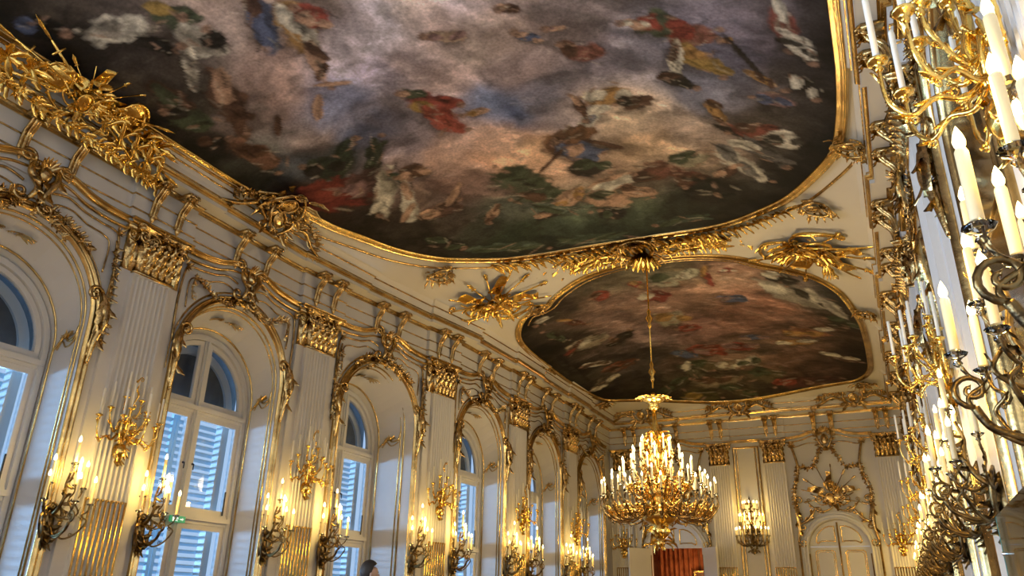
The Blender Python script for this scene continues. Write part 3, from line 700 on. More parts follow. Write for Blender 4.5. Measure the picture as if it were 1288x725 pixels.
for b in BAY:
    wn += 1
    if b < 3 or b > D: continue
    F = WINF[round(b, 2)][0] @ TR(0, 0, -WINF[round(b, 2)][1])
    wname = 'window_%d' % (wn-5)
    w_ = win_frame().obj(wname, WHITE2, None, F, False) if 'wf' not in WMESH else link(wname, WMESH['wf'], None, F)
    WMESH['wf'] = w_.data; structure(w_)
    wput('cross', 'mullion_and_transom', win_cross, WHITE2, w_)
    for s in (-1, 1):
        x0, x1 = (.055, WHW-.09) if s > 0 else (-WHW+.09, -.055)
        for nm, y0, y1 in (('up', T2+.085, T1-.075), ('lo', .25, T2-.085)):
            sa = wput('s%s%d' % (nm, s), 'casement_sash', lambda: rect_ring(x0, x1, y0, y1, .085, -.03, .035), WHITE2, w_)
            wput('p%s%d' % (nm, s), 'pane', lambda: MB().add([(x0+.06, y0+.06, 0), (x1-.06, y0+.06, 0), (x1-.06, y1-.06, 0), (x0+.06, y1-.06, 0)], [(0, 1, 2, 3)]), PANE, sa)
        l = wput('l%d' % s, 'arched_sash', lunette(s), WHITE2, w_); wput('lp%d' % s, 'pane', lunette_pane(s), PANE, l)
        for zz in (H(2.05),):
            h = link('handle', WMESH['h'], w_, TR(s*.1, zz, 0)) if 'h' in WMESH else handle().obj('handle', IRON, w_, TR(s*.1, zz, 0)); WMESH['h'] = h.data
        wput('bolt%d' % s, 'stay_bar', lambda: MB().tube([(s*(WHW-.2), T2+.1, .06), (s*(WHW-.2), T2+.5, .06)], .014, 6), IRON, w_)
    # outer casement ring and dark blind behind the lunette
    wput('oring', 'outer_frame', lambda: sweep(MB(), [(x, y, -.22) for x, y in arch(WHW-.16, WSP-.05, .2, 24)], (0, 0, 1), [(-.05, -.12), (-.05, .03), (.10, .03), (.10, -.12)]), WHITE2, w_)
    wput('blind', 'dark_blind', lambda: MB().box(-WHW, WHW, T1+.02, WSP+WHW+.1, -.30, -.24), DARK, w_)
    # louvred shutter leaves outside
    for s in (-1, 1):
        sh = rect_ring(-.55, .55, .3, T1+.1, .06, -.03, .03).obj('louvred_shutter', LOUVRE, None, F @ TR(s*.56, 0, -.40), False) if 'sh' not in WMESH else link('louvred_shutter', WMESH['sh'], None, F @ TR(s*.56, 0, -.40))
        WMESH['sh'] = sh.data
        tag(sh, 'louvred shutter leaf outside the %s, %s the end doors' % (POS[round(b, 2)], 'away from' if s < 0 else 'toward'), 'shutter', 'shutter leaves outside the windows')
        for k in range(34):
            M_ = TR(0, .42+k*.116, 0)
            if SLAT is None: o = slat_mesh().obj('slat', LOUVRE, sh, M_, False); SLAT = o.data
            else: link('slat', SLAT, sh, M_)
# ------------------------------------------------------------------ exit sign on the window transom
XF = BAYF[9.25] @ TR(-.08, H(1.15), -WD+.16)
ex = tag(empty('exit_sign', XF), 'small green illuminated exit sign fixed at the window transom', 'sign')
MB().box(-.15, .15, -.05, .05, -.03, .0).obj('housing', GREEN, ex, smooth=False)
pg = MB()
pg.dome(.011, .011, .004, TR(-.012, .028, .002), 8, 2)                                          # running figure
for a, b_ in (((-.014, .016), (-.022, -.01)), ((-.022, -.01), (-.006, -.036)), ((-.022, -.01), (-.044, -.03)), ((-.014, .014), (.008, .0)), ((-.014, .014), (-.036, .006))): pg.tube([(*a, .003), (*b_, .003)], .0055, 5)
pg.obj('running_figure', SIGNW, ex)
MB().add([(.04, -.008, .002), (.085, -.008, .002), (.085, -.024, .002), (.115, 0, .002), (.085, .024, .002), (.085, .008, .002), (.04, .008, .002)], [(0, 1, 2, 3, 4, 5, 6)]).obj('arrow', SIGNW, ex, smooth=False)
MB().box(-.105, -.065, -.038, .04, 0, .003).obj('doorway_mark', SIGNW, ex, smooth=False)
# ------------------------------------------------------------------ doors in the end wall
def lattice_panel(mb, x0, x1, y0, y1, d, r=.018, scal=.05):
    pts = [(x0, y0+scal, d), (x0, y1-scal, d), (x0+scal*.6, y1-scal*.5, d), (x0+scal, y1, d), (x1-scal, y1, d), (x1-scal*.6, y1-scal*.5, d), (x1, y1-scal, d), (x1, y0+scal, d), (x1-scal, y0, d), (x0+scal, y0, d)]
    sweep(mb, pts, (0, 0, 1), prof(r, r*.9), True)
def door_head(n, dc):
    F = end_frame(dc); A = arch(DHW, DSP, DTOP, 24)[1:-1]; A = [p for p in A if p[1] >= DTOP-.1]; A[0] = (A[0][0], DTOP); A[-1] = (A[-1][0], DTOP)
    h = MB().add([(x, y, -.14) for x, y in A] + [(x, y, -.20) for x, y in A], [tuple(range(len(A)))[::-1]] + [(k, k+1, len(A)+k+1, len(A)+k) for k in range(len(A)-1)] + [(0, len(A), 2*len(A)-1, len(A)-1)])
    d_ = structure(h.obj('door_%d' % n, WHITE2, None, F, False))
    g = MB()
    for s in (-1, 1):
        P = [(s*.10, DTOP+.14), (s*.10, DTOP+.60)] + [(s*(.10+.56*math.sin(a*PI/2/6)), DTOP+.14+.48*math.cos(a*PI/2/6)) for a in range(1, 7)] + [(s*.62, DTOP+.10), (s*.5, DTOP+.16), (s*.2, DTOP+.16)]
        sweep(g, [(x, y, -.135) for x, y in (P if s > 0 else P[::-1])], (0, 0, 1), prof(.02, .018), True)
    g.obj('gilt_lunette_moulding', GOLDL, d_)
    return d_
def door_leaf(parent, M_):
    l = MB().box(.0, DHW, 0, DTOP-.01, -.03, .03).obj('door_leaf', WHITE2, parent, M_, False)
    for sd in (1, -1):
        g = MB()
        for y0, y1 in ((.25, 1.05), (1.2, DTOP-.12)): lattice_panel(g, .16, DHW-.16, y0, y1, .03*sd)
        lattice_panel(g, .21, DHW-.21, 1.25, DTOP-.17, .03*sd, .01)
        g.obj('gilt_panel_moulding', GOLDL if parent.name == 'door_2' else WHITE2, l)
    MB().lathe([(.02, 0), (.02, .05), (.035, .06), (.02, .09)], 8, TR(DHW-.06, 1.1, .03) @ Matrix.Rotation(PI/2, 4, 'X')).obj('door_knob', GOLDB, l)
    return l
d2 = door_head(2, DC2)
door_leaf(d2, TR(-DHW, 0, -.17)); door_leaf(d2, TR(DHW, 0, -.17) @ Matrix.Scale(-1, 4, (1, 0, 0)))
MB().tube([(0, 0, -.13), (0, DTOP+.72, -.13)], .028, 6).obj('gilt_astragal', GOLDL, d2)
d1 = door_head(1, DC1)
door_leaf(d1, TR(-DHW, 0, .0) @ Matrix.Rotation(-2.3, 4, 'Y')); door_leaf(d1, TR(DHW, 0, .0) @ Matrix.Rotation(2.3, 4, 'Y') @ Matrix.Scale(-1, 4, (1, 0, 0)))
# room beyond the open door
rb = MB(); rb.box(-8.6, -4.6, D+3.6, D+3.8, 0, 4.2); rb.box(-8.8, -8.6, D+.25, D+3.8, 0, 4.2); rb.box(-4.6, -4.4, D+.25, D+3.8, 0, 4.2); rb.box(-8.8, -4.4, D+.25, D+3.8, 4.2, 4.4)
structure(rb.obj('wall_anteroom', mat('anteroom_wall', (.45, .20, .09), .7, vary=.3), smooth=False))
for k, (x0, x1) in enumerate(((-8.3, -6.75), (-6.7, -5.0))):
    mb = MB(); n = 60; vs = []
    for z in (0.1, 3.9):
        for i in range(n+1): vs.append((x0+(x1-x0)*i/n, D+3.3+.09*math.sin(i*.9)+.03*math.sin(i*2.3), z))
    mb.add(vs, [(i, i+1, n+2+i, n+1+i) for i in range(n)])
    o = mb.obj('curtain', REDW); tag(o, ('orange-brown pleated curtain left of the framed picture beyond the open doors', 'orange-brown pleated curtain behind the framed picture beyond the open doors')[k], 'curtain')
pc = tag(empty('framed_picture', frame((-6.55, D+2.9, H(1.0)), (1, 0, 0), (0, 0, 1))), 'small dark framed picture in front of the orange curtain', 'picture')
rect_ring(-.32, .32, -.22, .22, .06, -.02, .03).obj('picture_frame', GOLDL, pc, smooth=False); MB().box(-.27, .27, -.17, .17, -.02, .005).obj('canvas', mat('brown_canvas', (.20, .10, .05), .6, vary=.6, vscale=9), pc, smooth=False)
MB().box(-.02, .02, -.75-H(.7), -.22, -.04, -.0).obj('easel_post', IRON, pc, smooth=False)
add_point('anteroom_light', (-6.3, D+1.6, 2.3), 70, (1, .55, .25), .15)
# ------------------------------------------------------------------ candles, sconces and chandelier
def candle_mb(L, r=.0165): return MB().lathe([(r*.95, 0), (r, .01), (r, L*.96), (r*.75, L)], 8)
def flame_mb(): return MB().lathe([(.006, 0), (.017, .015), (.020, .032), (.015, .055), (.006, .078), (.0, .09)], 8)
def pan_mb(r=.05): return MB().lathe([(.008, -.05), (.022, -.035), (.014, -.02), (.03, -.005), (r*.8, .0), (r, .012), (r*.9, .016), (.026, .006), (.024, .03), (.02, .03)], 10)
def arm_mb(pts, r, rg, curls=True):
    mb = MB(); P = spline(pts, 7); n = len(P); mb.tube(P, [r*(1.25-.5*i/n) for i in range(n)], 6)
    if curls:
        for f, R, s in ((.30, 2.6, 1), (.62, 2.2, -1)):
            i = int(f*(n-1)); p = P[i]; t = (P[i+1]-P[i]).normalized(); nrm = Vector((0, 1, 0)).cross(t)
            rad = Vector((t.x, 0, t.z)); 
            if rad.length < 1e-3: rad = Vector((0, 0, 1))
            rad.normalize()
            Fm = frame(p + Vector((0, s*R*r*1.0, 0)), rad, (0, 1, 0)); mb.spiral(Fm, R*r, 1.3, r*.55, -s, 5, 14)
            mb.leaf(Fm @ TR(0, 0, 0, PI/2 if s > 0 else -PI/2, 0, .3), r*5.5, r*2.6, .5, .2, 4)
        for f in (.1, .26, .42, .58, .74, .9):
            i = int(f*(n-1)); t = (P[i+1]-P[i]).normalized(); sd = t.cross(Vector((0, 1, 0)))
            if sd.length < .1: sd = Vector((1, 0, 0))
            sd.normalize(); mb.leaf(frame(P[i], (t+Vector((0, -.25, 0))), sd), r*6, r*3, -.45, .3, 4)
    return mb
class LampKit:
    """arms of one lamp share mesh data; each arm carries pan, candle and, if lit, a flame"""
    def __init__(s, metal, lit, L, pan=None, r=.0165):
        s.metal, s.lit, s.L, s.r = metal, lit, L, r; s.m = {}; s.panm = pan or metal
    def arm(s, key, root, R, vend, pts, ang, r=.014, u0=0., seed=1):
        M_ = TR(u0, 0, 0) @ Matrix.Rotation(ang, 4, 'Y')
        if key not in s.m: a = arm_mb(pts, r, random.Random(seed)).obj('arm', s.metal, root, M_); s.m[key] = a.data
        else: a = link('arm', s.m[key], root, M_)
        T = TR(0, vend, R)
        def sub(k, name, fn, mt, TT):
            if k not in s.m: o = fn().obj(name, mt, a, TT); s.m[k] = o.data
            else: link(name, s.m[k], a, TT)
        sub('pan', 'drip_pan', lambda: pan_mb(.052), s.panm, T)
        sub('candle', 'candle', lambda: candle_mb(s.L, s.r), WAXLIT if s.lit else WAX, T @ TR(0, .02, 0))
        if s.lit: sub('flame', 'flame', flame_mb, FLAME, T @ TR(0, .02+s.L-.004, 0))
def build_upper_sconce():
    root = empty('unlit_sconce'); K = LampKit(GOLDB, False, .36, None, .0145); rg = random.Random(31)
    mb = MB(); cartouche(mb, .26, .42, rg, .05)
    bp = mb.obj('backplate', GOLDB, root, TR(0, .42, .0))
    mb = MB(); mb.dome(.10, .12, .11, TR(0, .20, .02), 12, 4); 
    for k in range(6): mb.leaf(TR(0, .26, .10, 0, .2, -PI/2+(k-2.5)*.3), .2, .08, .1, .2, 5)
    for k in range(5): mb.leaf(TR(0, .12, .05, 0, -.1, -PI/2+(k-2)*.32), .15, .06, .3, .2, 4)
    mb.lathe([(.0, -.02), (.02, .0), (.028, .03), (.012, .06)], 8, TR(0, .0, .06))
    mb.obj('tail_ornament', GOLDB, root)
    mb = MB(); mb.tube(spline([(0, .35, .08), (0, .55, .13), (0, .72, .10), (0, .9, .12)], 6), .022, 6); cscroll(mb, [(.0, .85, .12), (.05, 1.0, .13), (-.02, 1.12, .13), (.03, 1.24, .13)], .015, rg, 1, -1)
    mb.obj('stem', GOLDB, root)
    low = [(0, .42, .08), (0, .33, .17), (0, .36, .28), (0, .30, .38), (0, .40, .46), (0, .58, .47)]
    for k in range(5): K.arm('low', root, .47, .60, low, (k-2)*PI/4.6, .0125)
    mid = [(0, .50, .10), (0, .44, .17), (0, .52, .24), (0, .62, .30), (0, .72, .31)]
    for k in range(4): K.arm('mid', root, .31, .74, mid, (k-1.5)*PI/3.6, .0115)
    hi = [(0, .70, .10), (0, .68, .14), (0, .78, .18), (0, .90, .18)]
    for k in range(2): K.arm('hi', root, .18, .92, hi, (k-.5)*1.6, .012)
    return root
def build_lower_sconce():
    root = empty('lit_sconce'); K = LampKit(BRONZE, True, .27, CRYST, .021); rg = random.Random(37)
    mb = MB(); mb.dome(.09, .26, .07, TR(0, .28, .0), 10, 4)
    for k in range(14):
        a = rg.uniform(0, 6.28); mb.leaf(TR(rg.uniform(-.04, .04), .28+rg.uniform(-.2, .22), .05, 0, -rg.uniform(.1, .7), a), rg.uniform(.10, .2), .075, .4, .25, 5)
    for k in range(3): mb.leaf(TR(0, .14, .04, 0, -.1, -PI/2+(k-1)*.4), .18, .07, .25, .25, 5)
    for s in (-1, 1): cscroll(mb, [(s*.03, .56, .04), (s*.12, .46, .08), (s*.10, .26, .09), (s*.02, .06, .05)], .022, rg, s, -s)
    mb.obj('backplate', BRONZE, root)
    mb = MB(); mb.tube(spline([(0, .4, .05), (0, .5, .16), (0, .64, .22), (0, .8, .20), (0, .95, .24)], 6), [.028-.0006*i for i in range(25)], 6)
    mb.tube(spline([(0, .2, .05), (0, .16, .2), (0, .22, .36), (.0, .32, .42)], 6), .02, 6); mb.spiral(frame((0, .40, .42), (0, -1, 0), (0, 0, 1)), .08, 1.5, .014, 1)
    for k in range(6): mb.leaf(TR(0, .55+.05*k, .2, 0, -.4, k*1.1), .13, .06, .4, .2, 4)
    mb.obj('stem', BRONZE, root)
    low = [(0, .28, .08), (0, .14, .19), (0, .19, .33), (0, .35, .44), (0, .42, .37), (0, .47, .42), (0, .54, .45)]
    for k in range(3): K.arm('low', root, .45, .56, low, (k-1)*.8, .0115)
    mid = [(0, .42, .12), (0, .38, .22), (0, .47, .33), (0, .60, .26), (0, .68, .31), (0, .75, .325)]
    for k in range(3): K.arm('mid', root, .325, .77, mid, (k-1)*1.0+.18, .011)
    hi = [(0, .82, .20), (0, .84, .27), (0, .96, .31), (0, 1.02, .28)]
    K.arm('hi', root, .28, 1.04, hi, 0., .011)
    return root
US = build_upper_sconce(); index_kids(US); LS = build_lower_sconce(); index_kids(LS)
SC_POWER = 37
first = {'u': True, 'l': True}
def place(kind, M_, label, group):
    src = US if kind == 'u' else LS
    if first[kind]: o = src; o.matrix_world = M_; first[kind] = False
    else: o = copy_tree(src, M_)
    if kind == 'l':
        p = M_ @ Vector((0, 1.0, .38)); add_point('sconce_light', p, SC_POWER, WARM, .09)
    return tag(o, label, 'wall sconce', group)
ORDL = ['', 'pilaster just before the exit-sign window', 'pilaster just past the exit-sign window', 'second pilaster past the exit-sign window', 'third pilaster past the exit-sign window', 'last window-side pilaster before the corner']
ORDR = ['mirror-wall pilaster before the glass guard', 'mirror-wall pilaster just past the glass guard', 'second mirror-wall pilaster past the guard', 'third mirror-wall pilaster past the guard', 'fourth mirror-wall pilaster past the guard', 'last mirror-wall pilaster before the end wall']
for i in range(6):
    for fr, names, p in ((left_frame, ORDL, PILV[i]), (right_frame, ORDR, PILRV[i])):
        if not names[i]: continue
        place('u', fr(p, H(1.66), .14), 'gilded sconce of unlit candles on the ' + names[i], 'unlit gilded sconces on the pilasters')
        for s in (-1, 1):
            place('l', fr(p+s*.70, H(.52), .03), 'lit bronze sconce, %s the end doors, %s' % ('away from' if s < 0 else 'toward', names[i]), 'lit bronze sconces beside the pilasters')
for x in (EPX[0], EPX[3]):
    place('u', end_frame(x, H(1.5), .14), 'gilded unlit sconce on the end wall pilaster ' + ('beside the open doors' if x < -4 else 'beside the closed arched door'), 'unlit gilded sconces on the pilasters')
# tiered sconce between the middle pilasters of the end wall
def build_tiered():
    root = empty('tiered_sconce', end_frame(-4.19, H(1.52), .05)); K = LampKit(BRONZE, True, .19, CRYST)
    rg = random.Random(41); mb = MB(); cartouche(mb, .4, .8, rg, .04); mb.lathe([(0, -.45), (.03, -.42), (.05, -.36), (.02, -.33), (.05, -.3), (.02, -.25)], 8, TR(0, .0, .08)); mb.obj('backplate', BRONZE, root, TR(0, .5, 0))
    mb = MB(); mb.tube([(0, .3, .1), (0, 1.7, .1)], .03, 6); 
    for k in range(18): mb.leaf(TR(0, .45+.07*k, .12, 0, -.4, k*1.3), .2, .08, .4, .2, 4)
    mb.lathe([(.08, 1.62), (.05, 1.72), (.015, 1.84), (.0, 1.9)], 8, TR(0, 0, .1)); mb.obj('stem', BRONZE, root)
    for key, R, z, n in (('a', .52, .62, 9), ('b', .38, 1.05, 7), ('c', .24, 1.45, 5)):
        pts = [(0, z-.22, .08), (0, z-.3, R*.5), (0, z-.22, R*.85), (0, z-.1, R), (0, z-.02, R)]
        for k in range(n): K.arm(key, root, R, z, pts, (k-(n-1)/2)*PI/n, .014)
    add_point('sconce_light', end_frame(-4.19, H(1.52), .05) @ Vector((0, 1.2, .42)), 75, WARM, .12)
    return tag(root, 'large three-tier sconce of lit candles on the gilt end-wall panel', 'wall sconce')
build_tiered()
# chandelier
def build_chandelier():
    root = empty('chandelier', frame((-4.15, 15.39, H(1.03)), (1, 0, 0), (0, 0, 1))); rg = random.Random(43)
    top = zc(-4.15, 15.39)-H(1.03)
    mb = MB(); mb.tube([(0, 3.2, 0), (0, top, 0)], .018, 6)
    for z in (3.55, 4.75): mb.lathe([(.015, z-.22), (.05, z-.16), (.025, z-.1), (.085, z), (.03, z+.1), (.05, z+.16), (.015, z+.24)], 10)
    mb.obj('hanging_rod', GOLDB, root)
    mb = MB(); mb.lathe([(.05, 2.72), (.13, 2.8), (.10, 2.86), (.20, 2.92), (.26, 2.98), (.24, 3.0), (.1, 3.0), (.04, 3.1)], 16)
    for k in range(14): mb.leaf(TR(0, 2.95, 0) @ Matrix.Rotation(2*PI*k/14, 4, 'Y') @ TR(.19, 0, 0, PI/2, 0, .5), .19, .11, .4, .2, 5)
    mb.obj('crown', GOLDB, root)
    mb = MB()
    mb.lathe([(.0, .0), (.05, .03), (.09, .1), (.05, .17), (.13, .22), (.20, .32), (.14, .42), (.30, .52), (.40, .62), (.28, .74), (.15, .85), (.22, 1.0), (.26, 1.15), (.14, 1.35), (.10, 1.55), (.17, 1.7), (.2, 1.85), (.11, 2.0), (.06, 2.2), (.09, 2.35), (.05, 2.5), (.045, 2.75)], 18)
    for k in range(150):
        z = rg.uniform(.05, 2.3); R = np.interp(z, [0, .3, .6, 1.1, 1.5, 1.9, 2.3], [.08, .2, .4, .28, .14, .2, .08]); a = rg.uniform(0, 6.28)
        mb.leaf(TR(0, z, 0) @ Matrix.Rotation(a, 4, 'Y') @ TR(R*.8, 0, 0, PI/2*rg.uniform(.6, 1.4), 0, rg.uniform(-1.2, 1.4)), rg.uniform(.12, .28), .1, .5, .25, 4)
    for k in range(10):
        mb.tube([(Matrix.Rotation(2*PI*k/10, 4, 'Y') @ Vector(p)) for p in spline([(.1, 2.3, 0), (.26, 2.0, 0), (.18, 1.7, 0), (.34, 1.45, 0)], 6)], .016, 5)
    mb.obj('body', GOLDB, root)
    K = LampKit(mat('chandelier_gilt', (.55, .38, .15), .22, 1., vary=.5, vscale=16, vcol=(.20, .13, .05)), True, .24, CRYST, .0175)
    for key, R, z, n, zi, ph in (('t1', 1.12, .98, 20, .70, 0.), ('t2', .93, 1.16, 16, .82, .15), ('t3', .70, 1.42, 12, 1.05, 0.), ('t4', .48, 1.66, 10, 1.25, .2), ('t5', .30, 1.86, 8, 1.55, 0.)):
        dp = .36 if key in ('t1', 't2') else .25
        pts = [(0, zi, .12), (0, zi-.04, R*.32), (0, zi-dp*.45, R*.58), (0, z-dp*1.2, R*.84), (0, z-dp*.55, R*1.02), (0, z-.02, R)]
        for k in range(n): K.arm(key, root, R, z, pts, 2*PI*k/n+ph, .020)
    # swags of beads and pierced scrolls tying the arms together
    for R, z, n in ((1.08, .80, 20), (.66, 1.26, 12)):
        sw = MB()
        for k in range(n):
            a0, a1 = 2*PI*k/n, 2*PI*(k+1)/n
            pts = [(R*(1-.06*math.sin(PI*t))*math.sin(a0+(a1-a0)*t), z-.13*math.sin(PI*t), R*(1-.06*math.sin(PI*t))*math.cos(a0+(a1-a0)*t)) for t in (0, .2, .4, .6, .8, 1)]
            sw.tube(pts, .016, 5)
            for s_ in (.3, .7):
                a = a0+(a1-a0)*s_; Fm = frame((R*.8*math.sin(a), z-.12, R*.8*math.cos(a)), (math.sin(a), 0, math.cos(a)), (0, 1, 0)); sw.spiral(Fm, .11, 1.5, .016, 1, 5, 16); sw.leaf(Fm, .18, .09, .5, .2, 4)
        sw.obj('scroll_swag_ring', GOLDB, root)
    return tag(root, 'huge gilded chandelier of lit candles hanging from the ceiling rib', 'chandelier')
CH = build_chandelier(); index_kids(CH)
CH2 = copy_tree(CH, frame((-4.45, -4.0, H(1.03)), (1, 0, 0), (0, 0, 1)))
CH2['label'] = 'second gilded chandelier hanging further back in the hall'
for (cx, cy, pw) in ((-4.15, 15.39, 330), (-4.45, -4.0, 330)):
    for k in range(4): add_point('chandelier_light', (cx+.75*math.cos(k*PI/2+.4), cy+.75*math.sin(k*PI/2+.4), H(2.75)), pw/4, WARMC, .25)
# ------------------------------------------------------------------ ceiling paintings, frames, gilt stucco
BIG = [(-9.2, -3.5), (-9.2, 1.), (-9.2, 5.), (-9.2, 8.2), (-9.08, 8.66), (-8.95, 8.91), (-8.97, 9.3), (-8.93, 9.8), (-8.86, 10.38), (-8.71, 10.98), (-8.45, 11.92), (-8.02, 12.8), (-7.46, 13.47), (-6.87, 13.99), (-6.09, 14.36), (-5.19, 14.58), (-4.16, 14.69), (-2.96, 14.65), (-2.12, 14.37), (-1.37, 13.76), (-0.78, 13.06), (-0.22, 11.98), (0.06, 11.24), (0.2, 10.34), (0.27, 9.34), (0.29, 8.49), (.3, 5.), (.3, 1.), (.3, -3.5)]
OVAL = [(-8.2, 17.3), (-7.72, 16.7), (-7.2, 16.75), (-6.78, 16.42), (-5.93, 16.0), (-4.99, 15.86), (-4.25, 15.86), (-3.14, 15.98), (-2.28, 16.25), (-1.8, 16.62), (-1.25, 16.85), (-0.78, 17.16), (-0.34, 17.9), (-0.06, 19.35), (0.03, 20.4), (0.06, 22.37), (0.0, 24.1), (-0.4, 25.1), (-1.41, 25.6), (-3.11, 26.1), (-4.47, 26.22), (-5.73, 25.95), (-7.2, 25.3), (-8.22, 24.54), (-8.46, 23.29), (-8.52, 21.5), (-8.47, 19.82), (-8.4, 18.2)]
def csp(poly, n, closed=True):
    P = [Vector((*p, 0)) for p in poly]; N = len(P); out = []
    for i in range(N if closed else N-1):
        p0, p1, p2, p3 = P[(i-1) % N], P[i], P[(i+1) % N], P[(i+2) % N]
        if not closed: p0 = P[max(0, i-1)]; p3 = P[min(N-1, i+2)]
        for k in range(n):
            t = k/n; q = .5*((2*p1)+(p2-p0)*t+(2*p0-5*p1+4*p2-p3)*t*t+(3*p1-p0-3*p2+p3)*t**3); out.append((q.x, q.y))
    if not closed: out.append(poly[-1])
    return out
def on_ceiling(pts, off=0.):
    P = []; N = []
    for x, y in pts:
        n = cnormal(x, y); P.append(Vector((x, y, zc(x, y)))+n*off); N.append(n)
    return P, N
# pigment colours and generic painted groups, in ceiling metres (x, y, length, angle, width ratio, two pigments)
R, O, W, B, G, Bk, S, Br, Y, P, Dk = (150, 52, 36), (170, 120, 50), (200, 190, 170), (72, 86, 124), (66, 76, 52), (26, 24, 24), (186, 138, 106), (88, 56, 40), (160, 124, 44), (140, 100, 96), (40, 34, 30)
BASE_BIG = [(-8.86, 4.05, 52, 46, 38), (-8.53, 4.21, 62, 52, 44), (-8.96, 5.13, 58, 50, 46), (-9, 5.67, 70, 60, 50), (-8.97, 6.33, 48, 44, 38), (-8.18, 6.28, 80, 72, 64), (-8.19, 5.32, 70, 60, 55), (-6.98, 5.76, 160, 142, 136), (-7.21, 6.48, 150, 126, 120), (-8.1, 6.99, 128, 110, 104), (-7.35, 6.98, 140, 116, 110), (-6.02, 6.21, 120, 105, 100), (-6.02, 6.91, 158, 150, 162), (-5.45, 6.87, 164, 152, 160), (-6.11, 7.64, 138, 130, 150), (-6.82, 7.82, 96, 102, 132), (-4.89, 6.81, 176, 156, 150), (-4.74, 7.41, 160, 140, 138), (-5.51, 7.79, 150, 132, 134), (-4.1, 7.17, 150, 138, 146), (-4.48, 7.9, 170, 152, 146), (-4.19, 8.64, 138, 122, 126), (-3.84, 7.63, 168, 150, 146), (-5.27, 8.34, 140, 122, 122), (-7.56, 8.18, 128, 112, 110), (-6.92, 8.58, 88, 98, 132), (-6.79, 9.34, 118, 108, 120), (-6.54, 8.49, 120, 112, 122), (-6.24, 10.01, 142, 116, 106), (-6.25, 10.92, 132, 104, 96), (-4.89, 9.21, 82, 94, 126), (-4.46, 9.53, 72, 86, 122), (-3.86, 9.43, 110, 108, 126), (-5.05, 10.15, 164, 130, 112), (-5.38, 10.83, 176, 134, 106), (-4.65, 10.62, 176, 138, 108), (-3.46, 9.81, 150, 136, 138), (-2.93, 10.22, 186, 166, 146), (-2.63, 11.06, 196, 166, 136), (-2.15, 10.76, 150, 132, 122), (-2.82, 8.73, 124, 116, 130), (-3.21, 7.86, 134, 120, 122), (-2.68, 7.69, 128, 116, 120), (-2.11, 8.71, 110, 104, 116), (-1.22, 8.66, 96, 92, 112), (-1.45, 9.8, 92, 92, 108), (-0.67, 8.36, 92, 82, 92), (-0.17, 8.06, 80, 72, 74), (0.13, 8.67, 52, 46, 44), (-0.34, 9.6, 72, 64, 64), (-0.09, 10.18, 48, 42, 40), (-0.03, 11.31, 30, 28, 27), (-0.92, 10.71, 66, 58, 52), (-0.64, 12.24, 34, 32, 30), (-1.58, 13.28, 30, 29, 27), (-2.53, 13.56, 38, 40, 34), (-3.82, 13.58, 50, 58, 46), (-4.95, 13.85, 44, 54, 44), (-5.56, 13.11, 58, 70, 58), (-6.52, 13.21, 52, 64, 50), (-6.18, 12.14, 84, 88, 78), (-6.91, 12.5, 60, 62, 54), (-7.15, 11.92, 72, 60, 54), (-7.9, 11.94, 44, 38, 32), (-8.35, 10.91, 40, 33, 28), (-8.63, 10.04, 46, 32, 26), (-8.6, 9.1, 60, 38, 30), (-8.64, 8.32, 40, 40, 34), (-8.78, 7.75, 42, 42, 36), (-8.92, 7.21, 38, 36, 32), (-8.94, 6.6, 36, 34, 30), (-8.3, 7.74, 74, 72, 68), (-8.04, 8.39, 80, 84, 92), (-7.51, 8.75, 62, 68, 66), (-7.22, 10.82, 92, 76, 70), (-7.1, 9.81, 110, 96, 98), (-6.74, 10.88, 130, 100, 92)]
BASE_OVAL = [(-7.8, 17.33, 44, 36, 30), (-7.74, 18.81, 48, 40, 34), (-6.73, 17.47, 62, 50, 42), (-8.26, 19.47, 40, 34, 28), (-7.9, 21.79, 46, 40, 34), (-7.98, 23.51, 36, 30, 26), (-6.25, 18.6, 96, 76, 70), (-5.4, 18.06, 112, 88, 78), (-5.61, 16.75, 92, 82, 66), (-4.72, 16.51, 104, 94, 74), (-3.79, 16.67, 112, 98, 76), (-2.91, 16.93, 130, 104, 88), (-2.29, 16.51, 140, 108, 92), (-4.68, 18.5, 130, 100, 86), (-3.79, 18.3, 146, 110, 92), (-2.9, 18.82, 142, 100, 84), (-3.17, 20.23, 136, 96, 82), (-4.52, 20.4, 128, 94, 86), (-5.67, 20.39, 104, 86, 86), (-2.17, 19.15, 150, 104, 86), (-1.28, 17.91, 104, 92, 88), (-0.62, 18.18, 92, 86, 80), (-0.21, 19.63, 72, 60, 52), (-1.62, 20.84, 106, 76, 64), (-0.73, 21.82, 70, 52, 44), (-0.21, 22.97, 56, 42, 36), (-1.18, 24.59, 74, 52, 44), (-2.38, 23.33, 92, 68, 58), (-3.4, 22.59, 92, 72, 60), (-4.87, 22.77, 84, 66, 56), (-6.47, 22.18, 62, 54, 50), (-6.66, 24.58, 56, 48, 36), (-5.19, 25.15, 80, 68, 50), (-3.71, 25.5, 56, 48, 38), (-2.21, 25.46, 64, 46, 38), (-6.59, 21, 66, 54, 50)]
